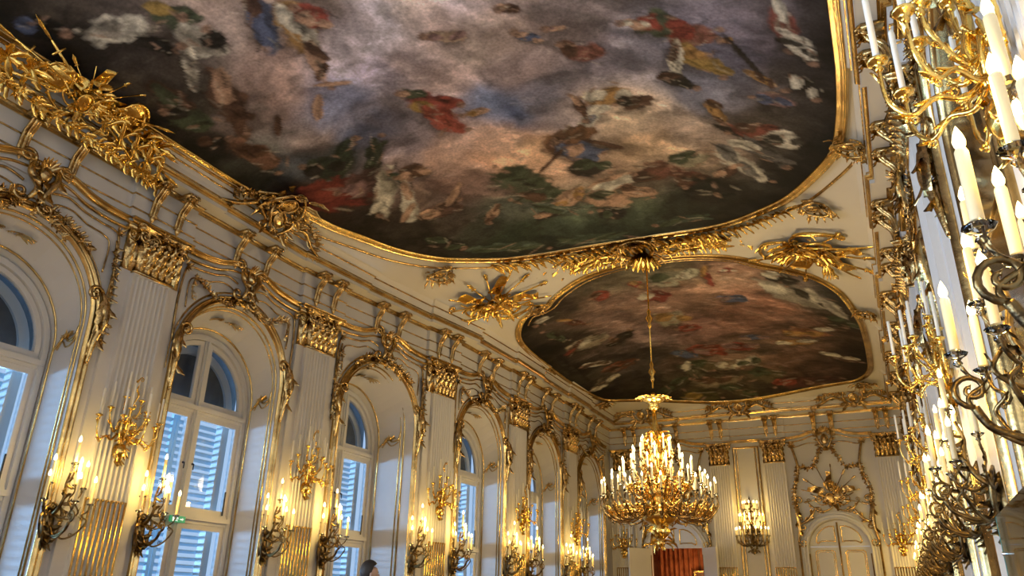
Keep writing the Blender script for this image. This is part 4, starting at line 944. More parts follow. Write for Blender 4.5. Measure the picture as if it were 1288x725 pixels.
GROUPS_BIG = [(-8.82, 4.33, 0.58, 1.25, 0.7, Bk, B), (-8.16, 4.92, 1.06, 0.43, 0.51, W, (140,130,116)), (-8.03, 5.37, 0.58, 1.19, 0.55, Bk, Dk), (-7.55, 5.17, 0.88, 0.9, 0.56, G, Y), (-7.53, 5.69, 0.86, 1.49, 0.59, W, (150,140,124)), (-7.38, 5.77, 0.35, 1.14, 1.1, Bk, Dk), (-8, 5.95, 0.85, 2.23, 0.22, W, (120,110,98)), (-6.68, 5.88, 1.21, 2.1, 0.35, B, Br), (-6.38, 6.24, 1.19, 1.85, 0.44, O, W), (-6.07, 6.18, 0.62, 1.03, 0.69, R, S), (-6.59, 6.93, 1.08, 1.99, 0.27, S, Br), (-6.7, 7.36, 0.7, 0.48, 0.2, S, Br), (-7.17, 7.67, 0.89, 2.29, 0.2, S, R), (-8.07, 6.79, 1.49, 1.94, 0.36, Br, S), (-8.61, 6.27, 1.2, 1.83, 0.35, Br, G), (-8.79, 7.23, 0.46, 0.83, 0.73, Dk, Br), (-8.52, 7.9, 1.13, 1.39, 0.47, (120,78,56), Br), (-8.68, 6.64, 0.77, 1.05, 0.69, G, Dk), (-5.69, 8.56, 1.02, 0.8, 0.61, R, Y), (-5.68, 9.04, 0.97, 1.38, 0.53, (176,70,50), R), (-5.12, 9.1, 0.53, 0.19, 0.39, S, O), (-5.78, 8.23, 0.49, 0.67, 0.62, G, S), (-7.69, 9, 1.37, -0.71, 0.29, (44,56,40), G), (-7.21, 9.23, 1.27, -0.86, 0.26, (44,54,40), G), (-7.95, 8.9, 0.78, 0.5, 0.79, (40,50,38), Dk), (-8.25, 9.64, 1.64, 0.6, 0.66, (120,36,26), R), (-7.71, 9.72, 1.07, -0.06, 0.67, (96,62,58), P), (-7.58, 10.16, 1.53, 2.21, 0.31, W, (160,150,128)), (-7.19, 9.95, 0.47, 1.4, 0.61, (60,84,76), G), (-6.88, 9.99, 0.72, 0.23, 0.65, Br, S), (-7.45, 10.77, 1.52, 2.03, 0.23, W, S), (-7.13, 11.4, 0.95, 0.11, 0.58, (90,60,50), S), (-6.68, 11.09, 0.92, -0.73, 0.19, S, Br), (-3, 8.39, 0.82, 0.71, 0.6, (130,72,58), Br), (-3.18, 7.79, 0.34, 0.08, 0.42, S, P), (-3.61, 7.81, 0.45, 0.63, 0.52, B, S), (-3.63, 7.2, 0.32, 0.37, 0.57, Br, S), (-1.82, 8.07, 0.84, 0.6, 0.76, G, R), (-1.47, 8.37, 0.82, -0.38, 0.63, (140,80,64), R), (-1.49, 8.91, 1.04, 1.06, 0.46, Y, O), (-1.81, 8.86, 0.93, 1.87, 0.23, W, Br), (-2.12, 8, 0.42, 0.49, 0.62, S, W), (-1.92, 9.33, 0.73, 0.76, 0.46, Dk, Br), (-1.04, 8.51, 0.2, 0.08, 1.02, Br, O), (-0.86, 8.95, 1.58, 1.24, 0.07, Dk, Br), (-0.73, 9.42, 0.73, 0.9, 0.27, O, Br), (-0.32, 8.21, 1.1, 1.36, 0.3, (130,60,50), W), (-0.19, 8.69, 0.72, 1.05, 0.32, W, Dk), (-0.64, 9.92, 0.65, 0.47, 0.57, P, B), (-0.23, 9.5, 0.8, 1.07, 0.43, Dk, W), (-3.02, 9.5, 0.93, -0.14, 0.67, O, W), (-3.44, 9.94, 0.87, -0.78, 0.47, W, (110,110,120)), (-3.54, 9.67, 0.8, 1.61, 0.28, Br, S), (-2.66, 9.78, 0.7, -0.06, 0.65, Br, Dk), (-4.07, 10.46, 1.13, -0.32, 0.65, (120,78,46), Br), (-4.01, 10.9, 0.87, 0.7, 0.86, B, S), (-3.54, 10.8, 0.86, 0.71, 0.2, Br, O), (-4.68, 11.04, 1.27, -0.67, 0.09, Br, O), (-5.36, 11.31, 1.26, 0.81, 0.83, (70,80,58), G), (-5.26, 12.02, 1.25, 0.17, 0.56, G, Br), (-4.07, 11.46, 0.91, 0.71, 0.7, Dk, G), (-4.84, 12.41, 1.35, -0.63, 0.39, S, O), (-3.85, 12.17, 1.28, -0.41, 0.54, S, W), (-4.12, 12.73, 1.16, 0.74, 0.63, S, G), (-5.4, 12.75, 0.8, -0.39, 0.52, Dk, S), (-4.24, 13.33, 0.56, 0.41, 1.07, Dk, G), (-3.52, 12.62, 0.8, 0.68, 0.66, S, Br), (-2.89, 12, 1.01, 0.06, 0.81, (110,60,44), Br), (-2.31, 11.67, 0.83, -0.47, 0.84, (150,140,110), G), (-2.41, 12.4, 0.92, 0.71, 0.75, (100,50,38), Br), (-1.54, 10.23, 0.79, 1.47, 0.34, O, Br), (-1.25, 10.95, 1.44, 0.71, 0.16, Dk, W), (-1.05, 10.83, 0.82, 0.34, 0.73, (130,60,44), Br), (-0.68, 11.05, 0.71, 0.47, 0.83, W, Dk), (-1.48, 11.88, 1.63, 1.12, 0.34, W, (110,104,100)), (-1.03, 11.46, 1.23, 0.97, 0.41, (90,84,80), W), (-1.73, 12.17, 0.7, -0.58, 0.53, Br, S), (-6.35, 12.12, 0.76, -0.79, 0.36, S, Br), (-2.09, 12.93, 1.17, 0.49, 0.89, Dk, (30,30,24)), (-6.66, 13.51, 1.91, 0.61, 0.22, (80,96,78), G), (-5.08, 14.2, 1.88, 0.29, 0.26, (70,86,68), G), (-5.19, 12.65, 1.49, 0.67, 0.26, (86,100,84), G), (-2.95, 14.04, 1.35, -0.17, 0.29, (60,72,58), G), (-7.62, 12.42, 1.04, 1.25, 0.43, Dk, G), (-7.9, 7.63, 0.71, 2.27, 0.2, Br, S), (-4.69, 7.34, 0.67, 0.44, 0.43, (176,140,110), P)]
GROUPS_OVAL = [(-5.88, 17.22, 0.56, 0.3, 1.22, R, Br), (-4.9, 17.11, 0.67, 1.15, 0.62, R, (160,120,60)), (-4.66, 18.04, 0.95, 0.86, 0.93, (130,44,36), W), (-4.09, 17.08, 1.01, 0.61, 1.16, (150,144,120), G), (-3.58, 17.01, 1.01, -0.9, 0.49, (170,166,140), W), (-3.17, 17.28, 1.36, 1.58, 0.18, R, W), (-3.17, 16.87, 0.97, -1.29, 0.19, O, R), (-2.64, 16.97, 0.4, -0.32, 0.88, R, W), (-4.68, 19.71, 1.07, 0.18, 1.19, (150,140,112), O), (-4.38, 20.58, 0.79, -0.16, 0.71, R, (150,60,50)), (-4.29, 22.35, 1.4, 0.32, 0.63, R, P), (-3.35, 22.36, 1.02, 0.29, 0.65, (130,40,34), P), (-4.99, 22.46, 1.19, 0.94, 0.47, B, (80,100,130)), (-2.9, 18.82, 0.78, 0.15, 0.72, B, P), (-2.84, 21.72, 0.87, 0.11, 0.55, B, P), (-7.12, 19.69, 1.31, 0.21, 0.63, (150,136,112), W), (-7.62, 19.74, 1.32, -0.73, 0.22, Br, R), (-7.48, 21.36, 0.98, 0.56, 0.47, W, Br), (-7.64, 18.59, 1.46, 1.36, 0.24, Dk, G), (-8.17, 20.48, 2.33, 1.81, 0.15, Dk, Dk), (-6.96, 22.11, 1.24, -0.05, 0.6, (120,60,36), Br), (-6.33, 20.2, 1.09, -0.44, 0.51, Dk, Br), (-1.34, 18.46, 2.13, 0.94, 0.54, (150,140,124), W), (-0.84, 18.72, 2.04, 1.03, 0.31, W, Dk), (-0.54, 19.25, 2.3, 1.23, 0.15, (160,150,136), Dk), (-1.57, 17.45, 1.03, 0.81, 0.64, Dk, W), (-1.47, 21.3, 1.41, -0.06, 0.62, (150,90,56), O), (-1.77, 22.09, 1.29, -0.11, 0.43, O, W), (-0.83, 20.72, 1.28, -0.42, 0.4, Br, W), (-0.42, 20.07, 0.88, -0.01, 1.1, (40,40,32), G), (-4.55, 23.5, 1.34, 0.7, 0.7, (96,84,56), G), (-3.97, 23.66, 1.01, -0.17, 0.88, (120,100,76), W), (-3.33, 23.51, 1.07, -0.56, 0.62, W, G), (-3.02, 24.46, 1.53, 0.57, 0.86, (90,78,52), G), (-4.57, 24.71, 1.76, 0.1, 0.58, (130,112,84), Br), (-5.08, 23.63, 1.55, 1.23, 0.39, (84,80,60), W), (-5.29, 25.56, 1.57, 0.26, 0.68, (74,66,34), Y), (-5.86, 24.61, 1.44, -0.64, 0.49, (60,56,40), G), (-3.95, 25.45, 1.54, 0.89, 0.53, (84,70,48), G), (-2.17, 25.17, 1.45, -0.1, 0.73, (90,46,38), R), (-1.24, 25.26, 1.15, 0.07, 0.86, (80,44,36), Br), (-0.63, 23.13, 1.12, 0.55, 0.58, Br, W), (-8.22, 21.26, 2.53, 1.51, 0.17, (50,44,36), G), (-7.35, 17.34, 0.85, -0.17, 0.6, (60,50,40), W), (-6.99, 18.12, 1.16, 1.13, 0.3, (96,50,36), O), (-7.75, 22.87, 1.45, -0.66, 0.39, (96,84,70), W)]
# ------------------------------------------------------------------ ceiling paintings (pigment held as a colour attribute on the plaster)
def vnoise(x, y, seed):
    xi = np.floor(x).astype(np.int64); yi = np.floor(y).astype(np.int64); fx = x-xi; fy = y-yi
    def h(a, b):
        n = (a*374761393 + b*668265263 + seed*974711) & 0xffffffff; n = ((n ^ (n >> 13))*1274126177) & 0xffffffff; return ((n ^ (n >> 16)) & 0xffff)/65535.
    fx = fx*fx*(3-2*fx); fy = fy*fy*(3-2*fy)
    return (h(xi, yi)*(1-fx)+h(xi+1, yi)*fx)*(1-fy)+(h(xi, yi+1)*(1-fx)+h(xi+1, yi+1)*fx)*fy
def fbm(x, y, seed, o=5):
    s = np.zeros_like(x); a = .5; t = 0
    for k in range(o): s += a*vnoise(x*2**k+17.3*k, y*2**k-9.1*k, seed+k); t += a; a *= .55
    return s/t
def sstep(a, b, x): t = np.clip((x-a)/(b-a), 0, 1); return t*t*(3-2*t)
def lin(c): c = np.asarray(c, float)/255.; return np.where(c <= .04045, c/12.92, ((c+.055)/1.055)**2.4)
def paint(X, Y, base, groups, gs, seed, outline):
    wx = X+gs*1.3*(fbm(X/gs/2, Y/gs/2, seed)-.5); wy = Y+gs*1.3*(fbm(X/gs/2, Y/gs/2, seed+50)-.5)
    num = np.zeros((len(X), 3)); den = np.zeros(len(X))
    for (x, y, r, g, b) in base:
        w_ = 1/((wx-x)**2+(wy-y)**2+.05*gs*gs)**2.1; num += w_[:, None]*lin((r, g, b)); den += w_
    col = num/den[:, None]
    # layered clouds: billowing masses with pale upper rims and grey undersides
    for k, (sc, am) in enumerate(((1.7, .55), (.9, .42), (.45, .25))):
        ux, uy = wx/gs/sc, wy/gs/sc; f = fbm(ux, uy, seed+7+k*5, 5); f2 = fbm(ux+.10, uy-.16, seed+7+k*5, 5)
        edge = sstep(.44, .56, f); col *= (1-am*.5+am*edge)[:, None]; col *= (1+am*1.6*np.clip(f-f2, -.25, .25)*2)[:, None]
    cl2 = fbm(wx/gs*.6+4, wy/gs*.6, seed+9, 4); col *= 1+(cl2-.5)[:, None]*np.array([.25, .0, -.22]); col *= (.86+.28*fbm(X/gs*8, Y/gs*3, seed+3, 3))[:, None]
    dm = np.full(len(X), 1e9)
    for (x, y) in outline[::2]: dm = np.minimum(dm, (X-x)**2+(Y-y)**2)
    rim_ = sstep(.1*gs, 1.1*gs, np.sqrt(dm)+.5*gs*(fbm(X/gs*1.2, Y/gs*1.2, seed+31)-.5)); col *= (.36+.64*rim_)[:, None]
    rg_ = random.Random(seed)
    def blob(cx, cy, L, W_, an, c, soft=.25, op=.95):
        R_ = max(L, W_)*.75; idx = np.where((np.abs(X-cx) < R_) & (np.abs(Y-cy) < R_))[0]
        if len(idx) == 0: return
        dx = X[idx]-cx; dy = Y[idx]-cy; ca, sa = math.cos(an), math.sin(an)
        p = (dx*ca+dy*sa)/(L/2); q = (-dx*sa+dy*ca)/(max(W_, .02)/2)
        nz = fbm(X[idx]/gs*5, Y[idx]/gs*5, seed+21, 3)-.5
        r = np.sqrt(p*p+q*q)+nz*.9; m = sstep(1., 1.-soft, r)*op
        c = tuple(.80*v+.20*sum(c)/3*.9 for v in c)
        fold = .5+.5*np.sin(q*2.6+p*1.8+nz*5); sh = (.42+.75*fold)*(1.05-.45*sstep(-.6, .9, q*.7+p*.3))
        cc = lin(c)[None, :]*sh[:, None]; col[idx] = col[idx]*(1-m[:, None])+cc*m[:, None]
    nb, lo, hi_ = (900, .7, 1.3) if gs < 1.1 else (2200, .5, 1.75)
    for k in range(nb):       # loose brushwork
        i = rg_.randrange(len(X)); c = col[i]*rg_.uniform(lo, hi_); c = np.where(c <= .0031308, c*12.92, 1.055*np.clip(c, 0, 1)**(1/2.4)-.055)*255
        blob(X[i], Y[i], gs*rg_.uniform(.15, .6), gs*rg_.uniform(.06, .2), rg_.uniform(-.6, .9), tuple(c*1.25), .8, .55)
    for (x, y, L, an, wr, c1, c2) in groups:
        W_ = max(L*wr, .05*gs); ca, sa = math.cos(an), math.sin(an)
        at = lambda u, v: (x+ca*u*L-sa*v*W_, y+sa*u*L+ca*v*W_)
        blob(*at(rg_.uniform(-.05, .05), .18), L*1.2, W_*1.5, an, (44, 36, 32), .8, .6)
        blob(*at(0, 0), L*.95, W_*.95, an, c1)
        if wr > .2:
            blob(*at(rg_.uniform(-.3, -.1), rg_.uniform(-.2, .2)), L*.5, W_*.6, an+rg_.uniform(-.7, .7), c2)
            blob(*at(rg_.uniform(.15, .3), rg_.uniform(-.25, .25)), L*.45, W_*.5, an+rg_.uniform(-.8, .8), c1 if rg_.random() < .5 else c2)
            for k in range(2): blob(*at(rg_.uniform(-.4, .5), rg_.uniform(-.45, .45)), L*.3, W_*.16, an+rg_.uniform(-1.2, 1.2), (150, 112, 88), .5, .7)
            if L < 2.2: blob(*at(.48*(1 if rg_.random() < .5 else -1), rg_.uniform(-.3, .3)), .16*gs, .18*gs, an, (150, 108, 84), .4, .85)
            for k in range(3): blob(*at(rg_.uniform(-.4, .4), rg_.uniform(-.4, .4)), L*.3, W_*.10, an+rg_.uniform(-.5, .5), (200, 186, 160), .5, .3); blob(*at(rg_.uniform(-.4, .4), rg_.uniform(-.4, .4)), L*.35, W_*.12, an+rg_.uniform(-.5, .5), (24, 20, 18), .5, .5)
    g_ = col.mean(1, keepdims=True); col = g_+(col-g_)*.86
    return np.clip(col*np.array([1.36, 1.42, 1.5]), 0, 1)
PAINTM = bpy.data.materials.new('painted_plaster'); PAINTM.use_nodes = True
_nt = PAINTM.node_tree; _at = _nt.nodes.new('ShaderNodeVertexColor'); _at.layer_name = 'pigment'; _b = _nt.nodes['Principled BSDF']; _b.inputs['Roughness'].default_value = .75; _b.inputs['Specular IOR Level'].default_value = .2
_n = _nt.nodes.new('ShaderNodeTexNoise'); _n.inputs['Scale'].default_value = 22; _n.inputs['Detail'].default_value = 6; _tc = _nt.nodes.new('ShaderNodeTexCoord'); _nt.links.new(_tc.outputs['Object'], _n.inputs['Vector'])
_mr = _nt.nodes.new('ShaderNodeMapRange'); _mr.inputs[1].default_value = .25; _mr.inputs[2].default_value = .75; _mr.inputs[3].default_value = .72; _mr.inputs[4].default_value = 1.25; _nt.links.new(_n.outputs['Fac'], _mr.inputs[0])
_vm = _nt.nodes.new('ShaderNodeVectorMath'); _vm.operation = 'SCALE'; _nt.links.new(_at.outputs['Color'], _vm.inputs[0]); _nt.links.new(_mr.outputs[0], _vm.inputs['Scale']); _nt.links.new(_vm.outputs[0], _b.inputs['Base Color'])
def inside(px, py, poly):
    r = np.zeros(len(px), bool); n = len(poly); j = n-1
    for i in range(n):
        xi, yi = poly[i]; xj, yj = poly[j]
        c = ((yi > py) != (yj > py)) & (px < (xj-xi)*(py-yi)/((yj-yi) if abs(yj-yi) > 1e-9 else 1e-9)+xi); r ^= c; j = i
    return r
def painting(name, outline, xs, ys_, base, groups, gs, seed):
    GX, GY = np.meshgrid(xs, ys_); X = GX.ravel(); Y = GY.ravel(); ok = inside(X, Y, outline); nx = len(xs)
    Z = np.array([zc(float(a), float(b)) if k else 0. for a, b, k in zip(X, Y, ok)])-.012
    okg = ok.reshape(GX.shape); q = okg[:-1, :-1] & okg[1:, :-1] & okg[:-1, 1:] & okg[1:, 1:]
    jj, ii = np.where(q); a = jj*nx+ii; faces = np.stack([a, a+nx, a+nx+1, a+1], 1)
    used = np.unique(faces); remap = -np.ones(len(X), int); remap[used] = np.arange(len(used))
    V = np.stack([X[used], Y[used], Z[used]], 1); Fc = remap[faces]
    me = bpy.data.meshes.new(name); me.from_pydata(V.tolist(), [], Fc.tolist()); me.update()
    col = paint(X[used], Y[used], base, groups, gs, seed, outline)
    ca = me.color_attributes.new('pigment', 'FLOAT_COLOR', 'POINT'); ca.data.foreach_set('color', np.concatenate([col, np.ones((len(col), 1))], 1).astype(np.float32).ravel())
    me.materials.append(PAINTM); me.polygons.foreach_set('use_smooth', [True]*len(me.polygons))
    return link(name, me)
yb_ = np.concatenate([np.arange(-3.5, 3.2, .3), np.arange(3.2, 14.8, .036)])
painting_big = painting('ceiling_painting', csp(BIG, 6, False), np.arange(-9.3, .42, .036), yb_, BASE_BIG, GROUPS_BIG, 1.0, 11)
tag(painting_big, 'large ceiling painting of clouded sky with clusters of draped figures and dark ground', 'painting')
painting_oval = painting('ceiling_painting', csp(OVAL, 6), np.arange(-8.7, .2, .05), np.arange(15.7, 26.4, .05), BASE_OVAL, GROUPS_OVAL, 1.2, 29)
tag(painting_oval, 'oval brownish ceiling painting above the chandelier, crowded with small figures', 'painting')

# frames round the paintings
def frame_ring(pts, closed, name, pr, material, parent, off=0.):
    P, N = on_ceiling(pts, off); mb = MB(); sweep(mb, P, N, pr, closed); return mb.obj(name, material, parent)
bigp = csp(BIG, 6, False); ovp = csp(OVAL, 6)
frame_ring(bigp, False, 'painting_frame', [(-.10, 0), (-.10, .03), (-.07, .055), (-.04, .03), (-.02, .05), (.0, .02), (.03, .06), (.05, .065), (.07, 0)], GOLDL, painting_big)
frame_ring(ovp, True, 'painting_frame', [(-.10, 0), (-.10, .03), (-.07, .055), (-.04, .03), (-.02, .05), (.0, .02), (.03, .06), (.05, .065), (.07, 0)], GOLDL, painting_oval)
def offset_poly(pts, d, closed):
    out = []
    for i in range(len(pts)):
        a = pts[i-1] if (closed or i) else pts[0]; b = pts[(i+1) % len(pts)] if (closed or i < len(pts)-1) else pts[-1]
        t = Vector((b[0]-a[0], b[1]-a[1])); t.normalize(); out.append((pts[i][0]+t.y*d, pts[i][1]-t.x*d))
    return out
def inroom(p): return XL(p[1])+.5 < p[0] < XR-.5 and p[1] < D-.5
seg = [p for p in offset_poly(bigp, -.30, False) if p[1] > 9.3 and inroom(p)]
frame_ring(seg, False, 'gilt_line', prof(.03, .03), GOLD, ceiling)
ovo = offset_poly(ovp, -.24, True); seg = [p for p in ovo if p[1] < 17.2 and inroom(p)]
frame_ring(seg, False, 'gilt_line', prof(.028, .028), GOLD, ceiling)
# gilt stucco on the ceiling
rg = random.Random(77)
def stucco(name, fn, M_, material=GOLD, parent=None):
    mb = MB(); fn(mb); return mb.obj(name, material, parent or ceiling, M_)
stucco('trophy_of_arms', lambda m: trophy(m, 1.2, random.Random(2)), ceil_frame(-7.95, 15.3, .75, .03), GOLDB)
stucco('trophy_of_arms', lambda m: trophy(m, 1.3, random.Random(5)), ceil_frame(-.75, 15.45, 2.4, .03), GOLDB)
for (x, y, a, w_, h_) in ((-8.25, 13.25, 2.2, .55, .6), (-.45, 13.35, .9, .6, .6), (-4.25, 15.1, 0., .9, 1.0), (-8.75, 19.7, -PI/2, .6, .55), (-8.45, 24.6, -2.2, .6, .6), (-7.35, 16.5, .6, .4, .4), (.15, 18.8, PI/2, .5, .5), (-.2, 25.3, 2.4, .6, .5), (.24, 11.0, PI/2, .5, .5), (-8.95, 9.15, -PI/2, .9, .75)):
    stucco('cartouche', lambda m: cartouche(m, w_, h_, random.Random(int(abs(x*100)))), ceil_frame(x, y, a, .03))
# rich gilt band on the rib between the two paintings
def rib(m):
    r = random.Random(50)
    for s in (-1, 1):
        cscroll(m, [(s*.35, .0, .05), (s*.8, .22, .09), (s*1.3, .05, .08), (s*1.8, -.08, .06)], .06, r, s, -s)
        cscroll(m, [(s*.5, -.25, .05), (s*1.0, -.05, .08), (s*1.6, -.3, .06), (s*2.2, -.32, .04)], .05, r, -s, s)
        rope(m, [(s*.4, .15, .06), (s*1.0, .28, .07), (s*1.6, .12, .06), (s*2.2, -.1, .05), (s*2.7, -.35, .04)], .085, .10, r, 1.)
        rope(m, [(s*.3, -.2, .05), (s*.9, -.22, .05), (s*1.5, -.3, .05)], .07, .10, r, 1.)
        for k in range(14): m.leaf(TR(s*(.5+.16*k), r.uniform(-.3, .25), .05, 0, -.2, (0 if s > 0 else PI)+r.uniform(-.8, .8)), .36, .13, .3, .25, 6)
        for k in range(5): m.tube([(s*1.0, -.05, .06), (s*(2.0+.15*k), -.5+.16*k, .06)], .02, 5); m.leaf(TR(s*(2.0+.15*k), -.5+.16*k, .06, 0, 0, 0 if s > 0 else PI), .3, .1, .1, .3, 5)
    for k in range(9): m.leaf(TR(0, .0, .08, 0, -.4, PI/2+(k-4)*.35), .45, .16, .4, .25, 6)
    for k in range(7): m.leaf(TR(0, -.1, .08, 0, -.3, -PI/2+(k-3)*.35), .4, .15, .3, .25, 6)
stucco('rib_ornament', rib, ceil_frame(-4.18, 15.22, 0., .03, 1.15), GOLDB)
# band of gilding along the rim of the big painting
def rim(pts, step, name, par):
    m = MB(); r = random.Random(60); P, N = on_ceiling(pts, .02); acc = 0
    for i in range(1, len(P)):
        acc += (P[i]-P[i-1]).length
        while acc > step:
            acc -= step; t = (P[i]-P[i-1]).normalized(); n = N[i]; F = frame(P[i], t, n.cross(t))
            for s in (-1, 1): m.leaf(F @ TR(0, 0, .03, 0, -.2, s*r.uniform(.2, .9)), .32, .14, .3, .2, 5)
            if r.random() < .5: m.flower(F @ TR(0, 0, .05), .085)
    return m.obj(name, GOLDB, par)
rim([p for p in offset_poly(bigp, -.16, False) if p[1] > 13.6], .16, 'rim_foliage', ceiling)
# trophy with swords and drum rising over the frame above the first bay, and rocaille along the cornice
def bigtrophy(m):
    r = random.Random(90); trophy(m, .62, r, .10)
    for a, L in ((-.22, 1.9), (-.06, 1.55), (-.40, 1.6), (.22, 1.15), (PI-.15, 1.5), (PI+.2, 1.3), (PI-.45, 1.2)):
        c, s = math.cos(a), math.sin(a); m.tube([(0, 0, .14), (c*L*.8, s*L*.8, .2)], .022, 6); m.leaf(TR(c*L*.8, s*L*.8, .2, 0, 0, a), .34, .06, .0, .4, 5); m.tube([(c*L*.66-s*.09, s*L*.66+c*.09, .2), (c*L*.66+s*.09, s*L*.66-c*.09, .2)], .018, 6)
    for k in range(4): cscroll(m, [(.35+.26*k, -.22-.05*k, .15), (.5+.26*k, .02-.05*k, .22), (.6+.26*k, -.18-.05*k, .22), (.7+.26*k, -.38-.05*k, .15)], .032, r, 1, -1)
    shield(m, TR(.62, .12, .14, .2, .1, .4), .2, .24); shield(m, TR(-.5, .05, .12, .1, -.2, -.3), .17, .2)
    for x in (-1.1, -.8, .35, .95, 1.2):
        for k in range(6): m.leaf(TR(x, .0-.06*abs(x), .12, 0, -.35, k*1.05+x), .3, .12, .4, .25, 6)
    rope(m, [(-1.5, -.25, .08), (-.9, -.38, .1), (-.2, -.42, .13), (.5, -.45, .13), (1.1, -.5, .1), (1.6, -.55, .07)], .085, .10, r, 1.)
tn = Vector((.75, 0, -.66)).normalized()
Ft = frame(Vector((-9.22, 5.35, H(6.38)))+tn*.02, (0, 1, 0), Vector((.66, 0, .75)))
stucco('trophy_of_arms', bigtrophy, Ft, GOLDB)
Ft = frame(Vector((XR-.53, 5.35, H(6.38))), (0, -1, 0), Vector((-.66, 0, .75))); stucco('trophy_of_arms', lambda m: trophy(m, .7, random.Random(3), .08), Ft)
def rocaille(m):
    r = random.Random(95); cartouche(m, .7, .62, r, .07)
    for s in (-1, 1):
        cscroll(m, [(s*.25, -.12, .06), (s*.6, .05, .1), (s*.95, -.12, .07), (s*1.25, -.2, .04)], .04, r, s, -s); rope(m, [(s*.3, .1, .06), (s*.7, .18, .07), (s*1.1, .0, .05)], .06, .09, r, 1.)
roc = None
for b in BAY:
    if not (8 < b < 11): continue
    for side in (0,):
        if side == 0: o_ = Vector((XL(b)+.50, b, H(6.35))); M_ = frame(o_, (0, 1, 0) if abs(b-13.15) > .1 else (.23, .97, 0), (.45, 0, .89))
        else: M_ = frame((XR-.50, b, H(6.35)), (0, -1, 0), (-.45, 0, .89))
        if roc is None: roc = stucco('rocaille_ornament', rocaille, M_).data
        else: link('rocaille_ornament', roc, ceiling, M_)
for x in (-7.6, -4.2, -.6): link('rocaille_ornament', roc, ceiling, frame((x, D-.5, H(6.33)), (1, 0, 0), (0, -.45, .89)))
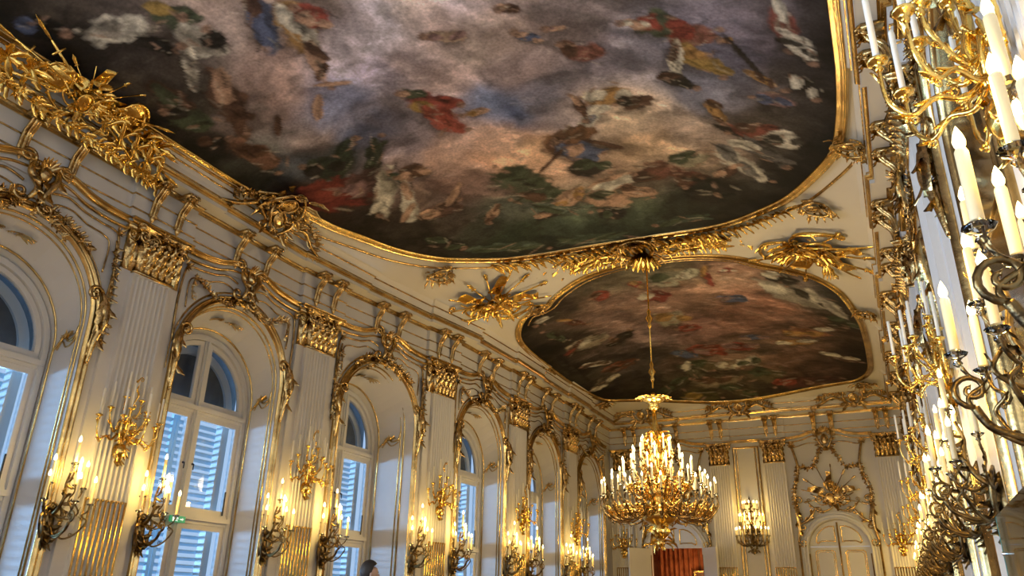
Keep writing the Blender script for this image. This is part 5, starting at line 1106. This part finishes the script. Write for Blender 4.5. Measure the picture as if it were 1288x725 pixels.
# ------------------------------------------------------------------ visitor seen from behind (dark hair, only the head shows)
def person():
    me = bpy.data.meshes.new('person'); bm = bmesh.new(); sk = bm.verts.layers.skin.verify(); V = {}
    J = {'pel': ((0, 0, .98), .15), 'wst': ((0, 0, 1.15), .14), 'chest': ((0, .01, 1.36), .165), 'neck0': ((0, .01, 1.52), .07), 'neck1': ((0, -.005, 1.60), .058), 'head0': ((0, -.015, 1.67), .085), 'head1': ((0, -.02, 1.75), .095), 'head2': ((0, -.015, 1.80), .062),
         'shL': ((-.19, .01, 1.47), .07), 'elL': ((-.25, .03, 1.18), .05), 'wrL': ((-.24, -.07, .95), .034), 'haL': ((-.235, -.10, .86), .036), 'shR': ((.19, .01, 1.47), .07), 'elR': ((.25, .03, 1.18), .05), 'wrR': ((.24, -.07, .95), .034), 'haR': ((.235, -.10, .86), .036),
         'hipL': ((-.10, 0, .92), .105), 'knL': ((-.11, -.02, .50), .068), 'anL': ((-.115, .02, .10), .045), 'toL': ((-.12, -.15, .05), .04), 'hipR': ((.10, 0, .92), .105), 'knR': ((.11, -.02, .50), .068), 'anR': ((.115, .02, .10), .045), 'toR': ((.12, -.15, .05), .04)}
    for s, q in (('L', -1), ('R', 1)):
        for f in range(5):
            if f < 4: J['f%s%d' % (s, f)] = ((q*.232, -.13+.022*(f-1.5), .83), .0095); J['g%s%d' % (s, f)] = ((q*.222, -.135+.022*(f-1.5), .775+.006*abs(f-1.5)), .008)
            else: J['f%s4' % s] = ((q*.225, -.155, .85), .010); J['g%s4' % s] = ((q*.215, -.175, .815), .008)
    for k, (p, r) in J.items(): v = bm.verts.new(p); v[sk].radius = (r, r*(.78 if k in ('pel', 'wst', 'chest') else 1)); V[k] = v
    V['pel'][sk].use_root = True
    E_ = ['pel wst', 'wst chest', 'chest neck0', 'neck0 neck1', 'neck1 head0', 'head0 head1', 'head1 head2']
    for s in 'LR':
        E_ += ['chest sh'+s, 'sh%s el%s' % (s, s), 'el%s wr%s' % (s, s), 'wr%s ha%s' % (s, s), 'pel hip'+s, 'hip%s kn%s' % (s, s), 'kn%s an%s' % (s, s), 'an%s to%s' % (s, s)]
        for f in range(5): E_ += ['ha%s f%s%d' % (s, s, f), 'f%s%d g%s%d' % (s, f, s, f)]
    for e in E_: a, b = e.split(); bm.edges.new((V[a], V[b]))
    bm.to_mesh(me); bm.free()
    o = bpy.data.objects.new('person', me); COL.objects.link(o)
    o.modifiers.new('skin', 'SKIN').use_smooth_shade = True; sb = o.modifiers.new('sub', 'SUBSURF'); sb.levels = 1; sb.render_levels = 2
    dg = bpy.context.evaluated_depsgraph_get(); me2 = bpy.data.meshes.new_from_object(o.evaluated_get(dg)); o.modifiers.clear(); o.data = me2
    for m_ in (SKIN, COAT, TROUS, SHOE): me2.materials.append(m_)
    for p in me2.polygons:
        z = p.center.z; x = abs(p.center.x)
        p.material_index = 3 if z < .09 else 2 if (z < .97 and x < .21) else 1 if (z < 1.55 and z > .94) else 0
        p.use_smooth = True
    # hair cap, ears and face
    hm = MB(); n, m = 20, 12; vs = []
    for i in range(m+1):
        a = -PI*.32+(PI/2+PI*.32)*i/m
        for k in range(n):
            b = 2*PI*k/n; fr = math.sin(b); drop = 1.
            rx, ry, rz = .086, .105, .118
            aa = a if fr > -.2 else max(a, .25+.5*(-fr))
            vs.append((rx*math.cos(aa)*math.cos(b), ry*math.cos(aa)*math.sin(b)+.005, rz*math.sin(aa)))
    hm.add(vs, [(i*n+k, i*n+(k+1) % n, (i+1)*n+(k+1) % n, (i+1)*n+k) for i in range(m) for k in range(n)])
    h = hm.obj('hair', HAIR, o, TR(0, -.005, 1.745))
    for s in (-1, 1): MB().dome(.016, .032, .014, frame((s*.082, -.005, 1.70), (0, 1, 0), (0, 0, s))).obj('ear', SKIN, o)
    MB().dome(.014, .024, .026, frame((0, -.092, 1.70), (1, 0, 0), (0, 0, 1))).obj('nose', SKIN, o)
    for s in (-1, 1): MB().dome(.012, .007, .005, frame((s*.032, -.092, 1.735), (1, 0, 0), (0, 0, 1))).obj('eye', mat('eye', (.05, .03, .02), .2), o)
    MB().dome(.024, .006, .006, frame((0, -.096, 1.665), (1, 0, 0), (0, 0, 1))).obj('mouth', mat('lips', (.45, .2, .17), .5), o)
    return o
pr_ = person(); pr_.matrix_world = Matrix.Translation((-5.2, 7.3, 0)) @ Matrix.Rotation(2.4, 4, 'Z')
tag(pr_, 'dark-haired visitor in a dark coat standing in the hall', 'person')
# ------------------------------------------------------------------ glass guard before the mirror wall
gp = tag(empty('glass_guard', frame((XR-.25, 5.95, 0), (0, -1, 0), (0, 0, 1))), 'clear safety glass panel with teal edge and steel standoffs before the mirror wall', 'glass panel')
MB().box(0, 1.5, .1, 2.02, -.006, .006).obj('glass_sheet', TEAL, gp, smooth=False)
MB().box(-.006, 0, .1, 2.02, -.008, .008).obj('glass_edge', TEALE, gp, smooth=False)
for y_ in (.6, 1.79): MB().tube([(.08, y_, -.25), (.08, y_, .02)], .012, 8).obj('standoff', STEEL, gp)
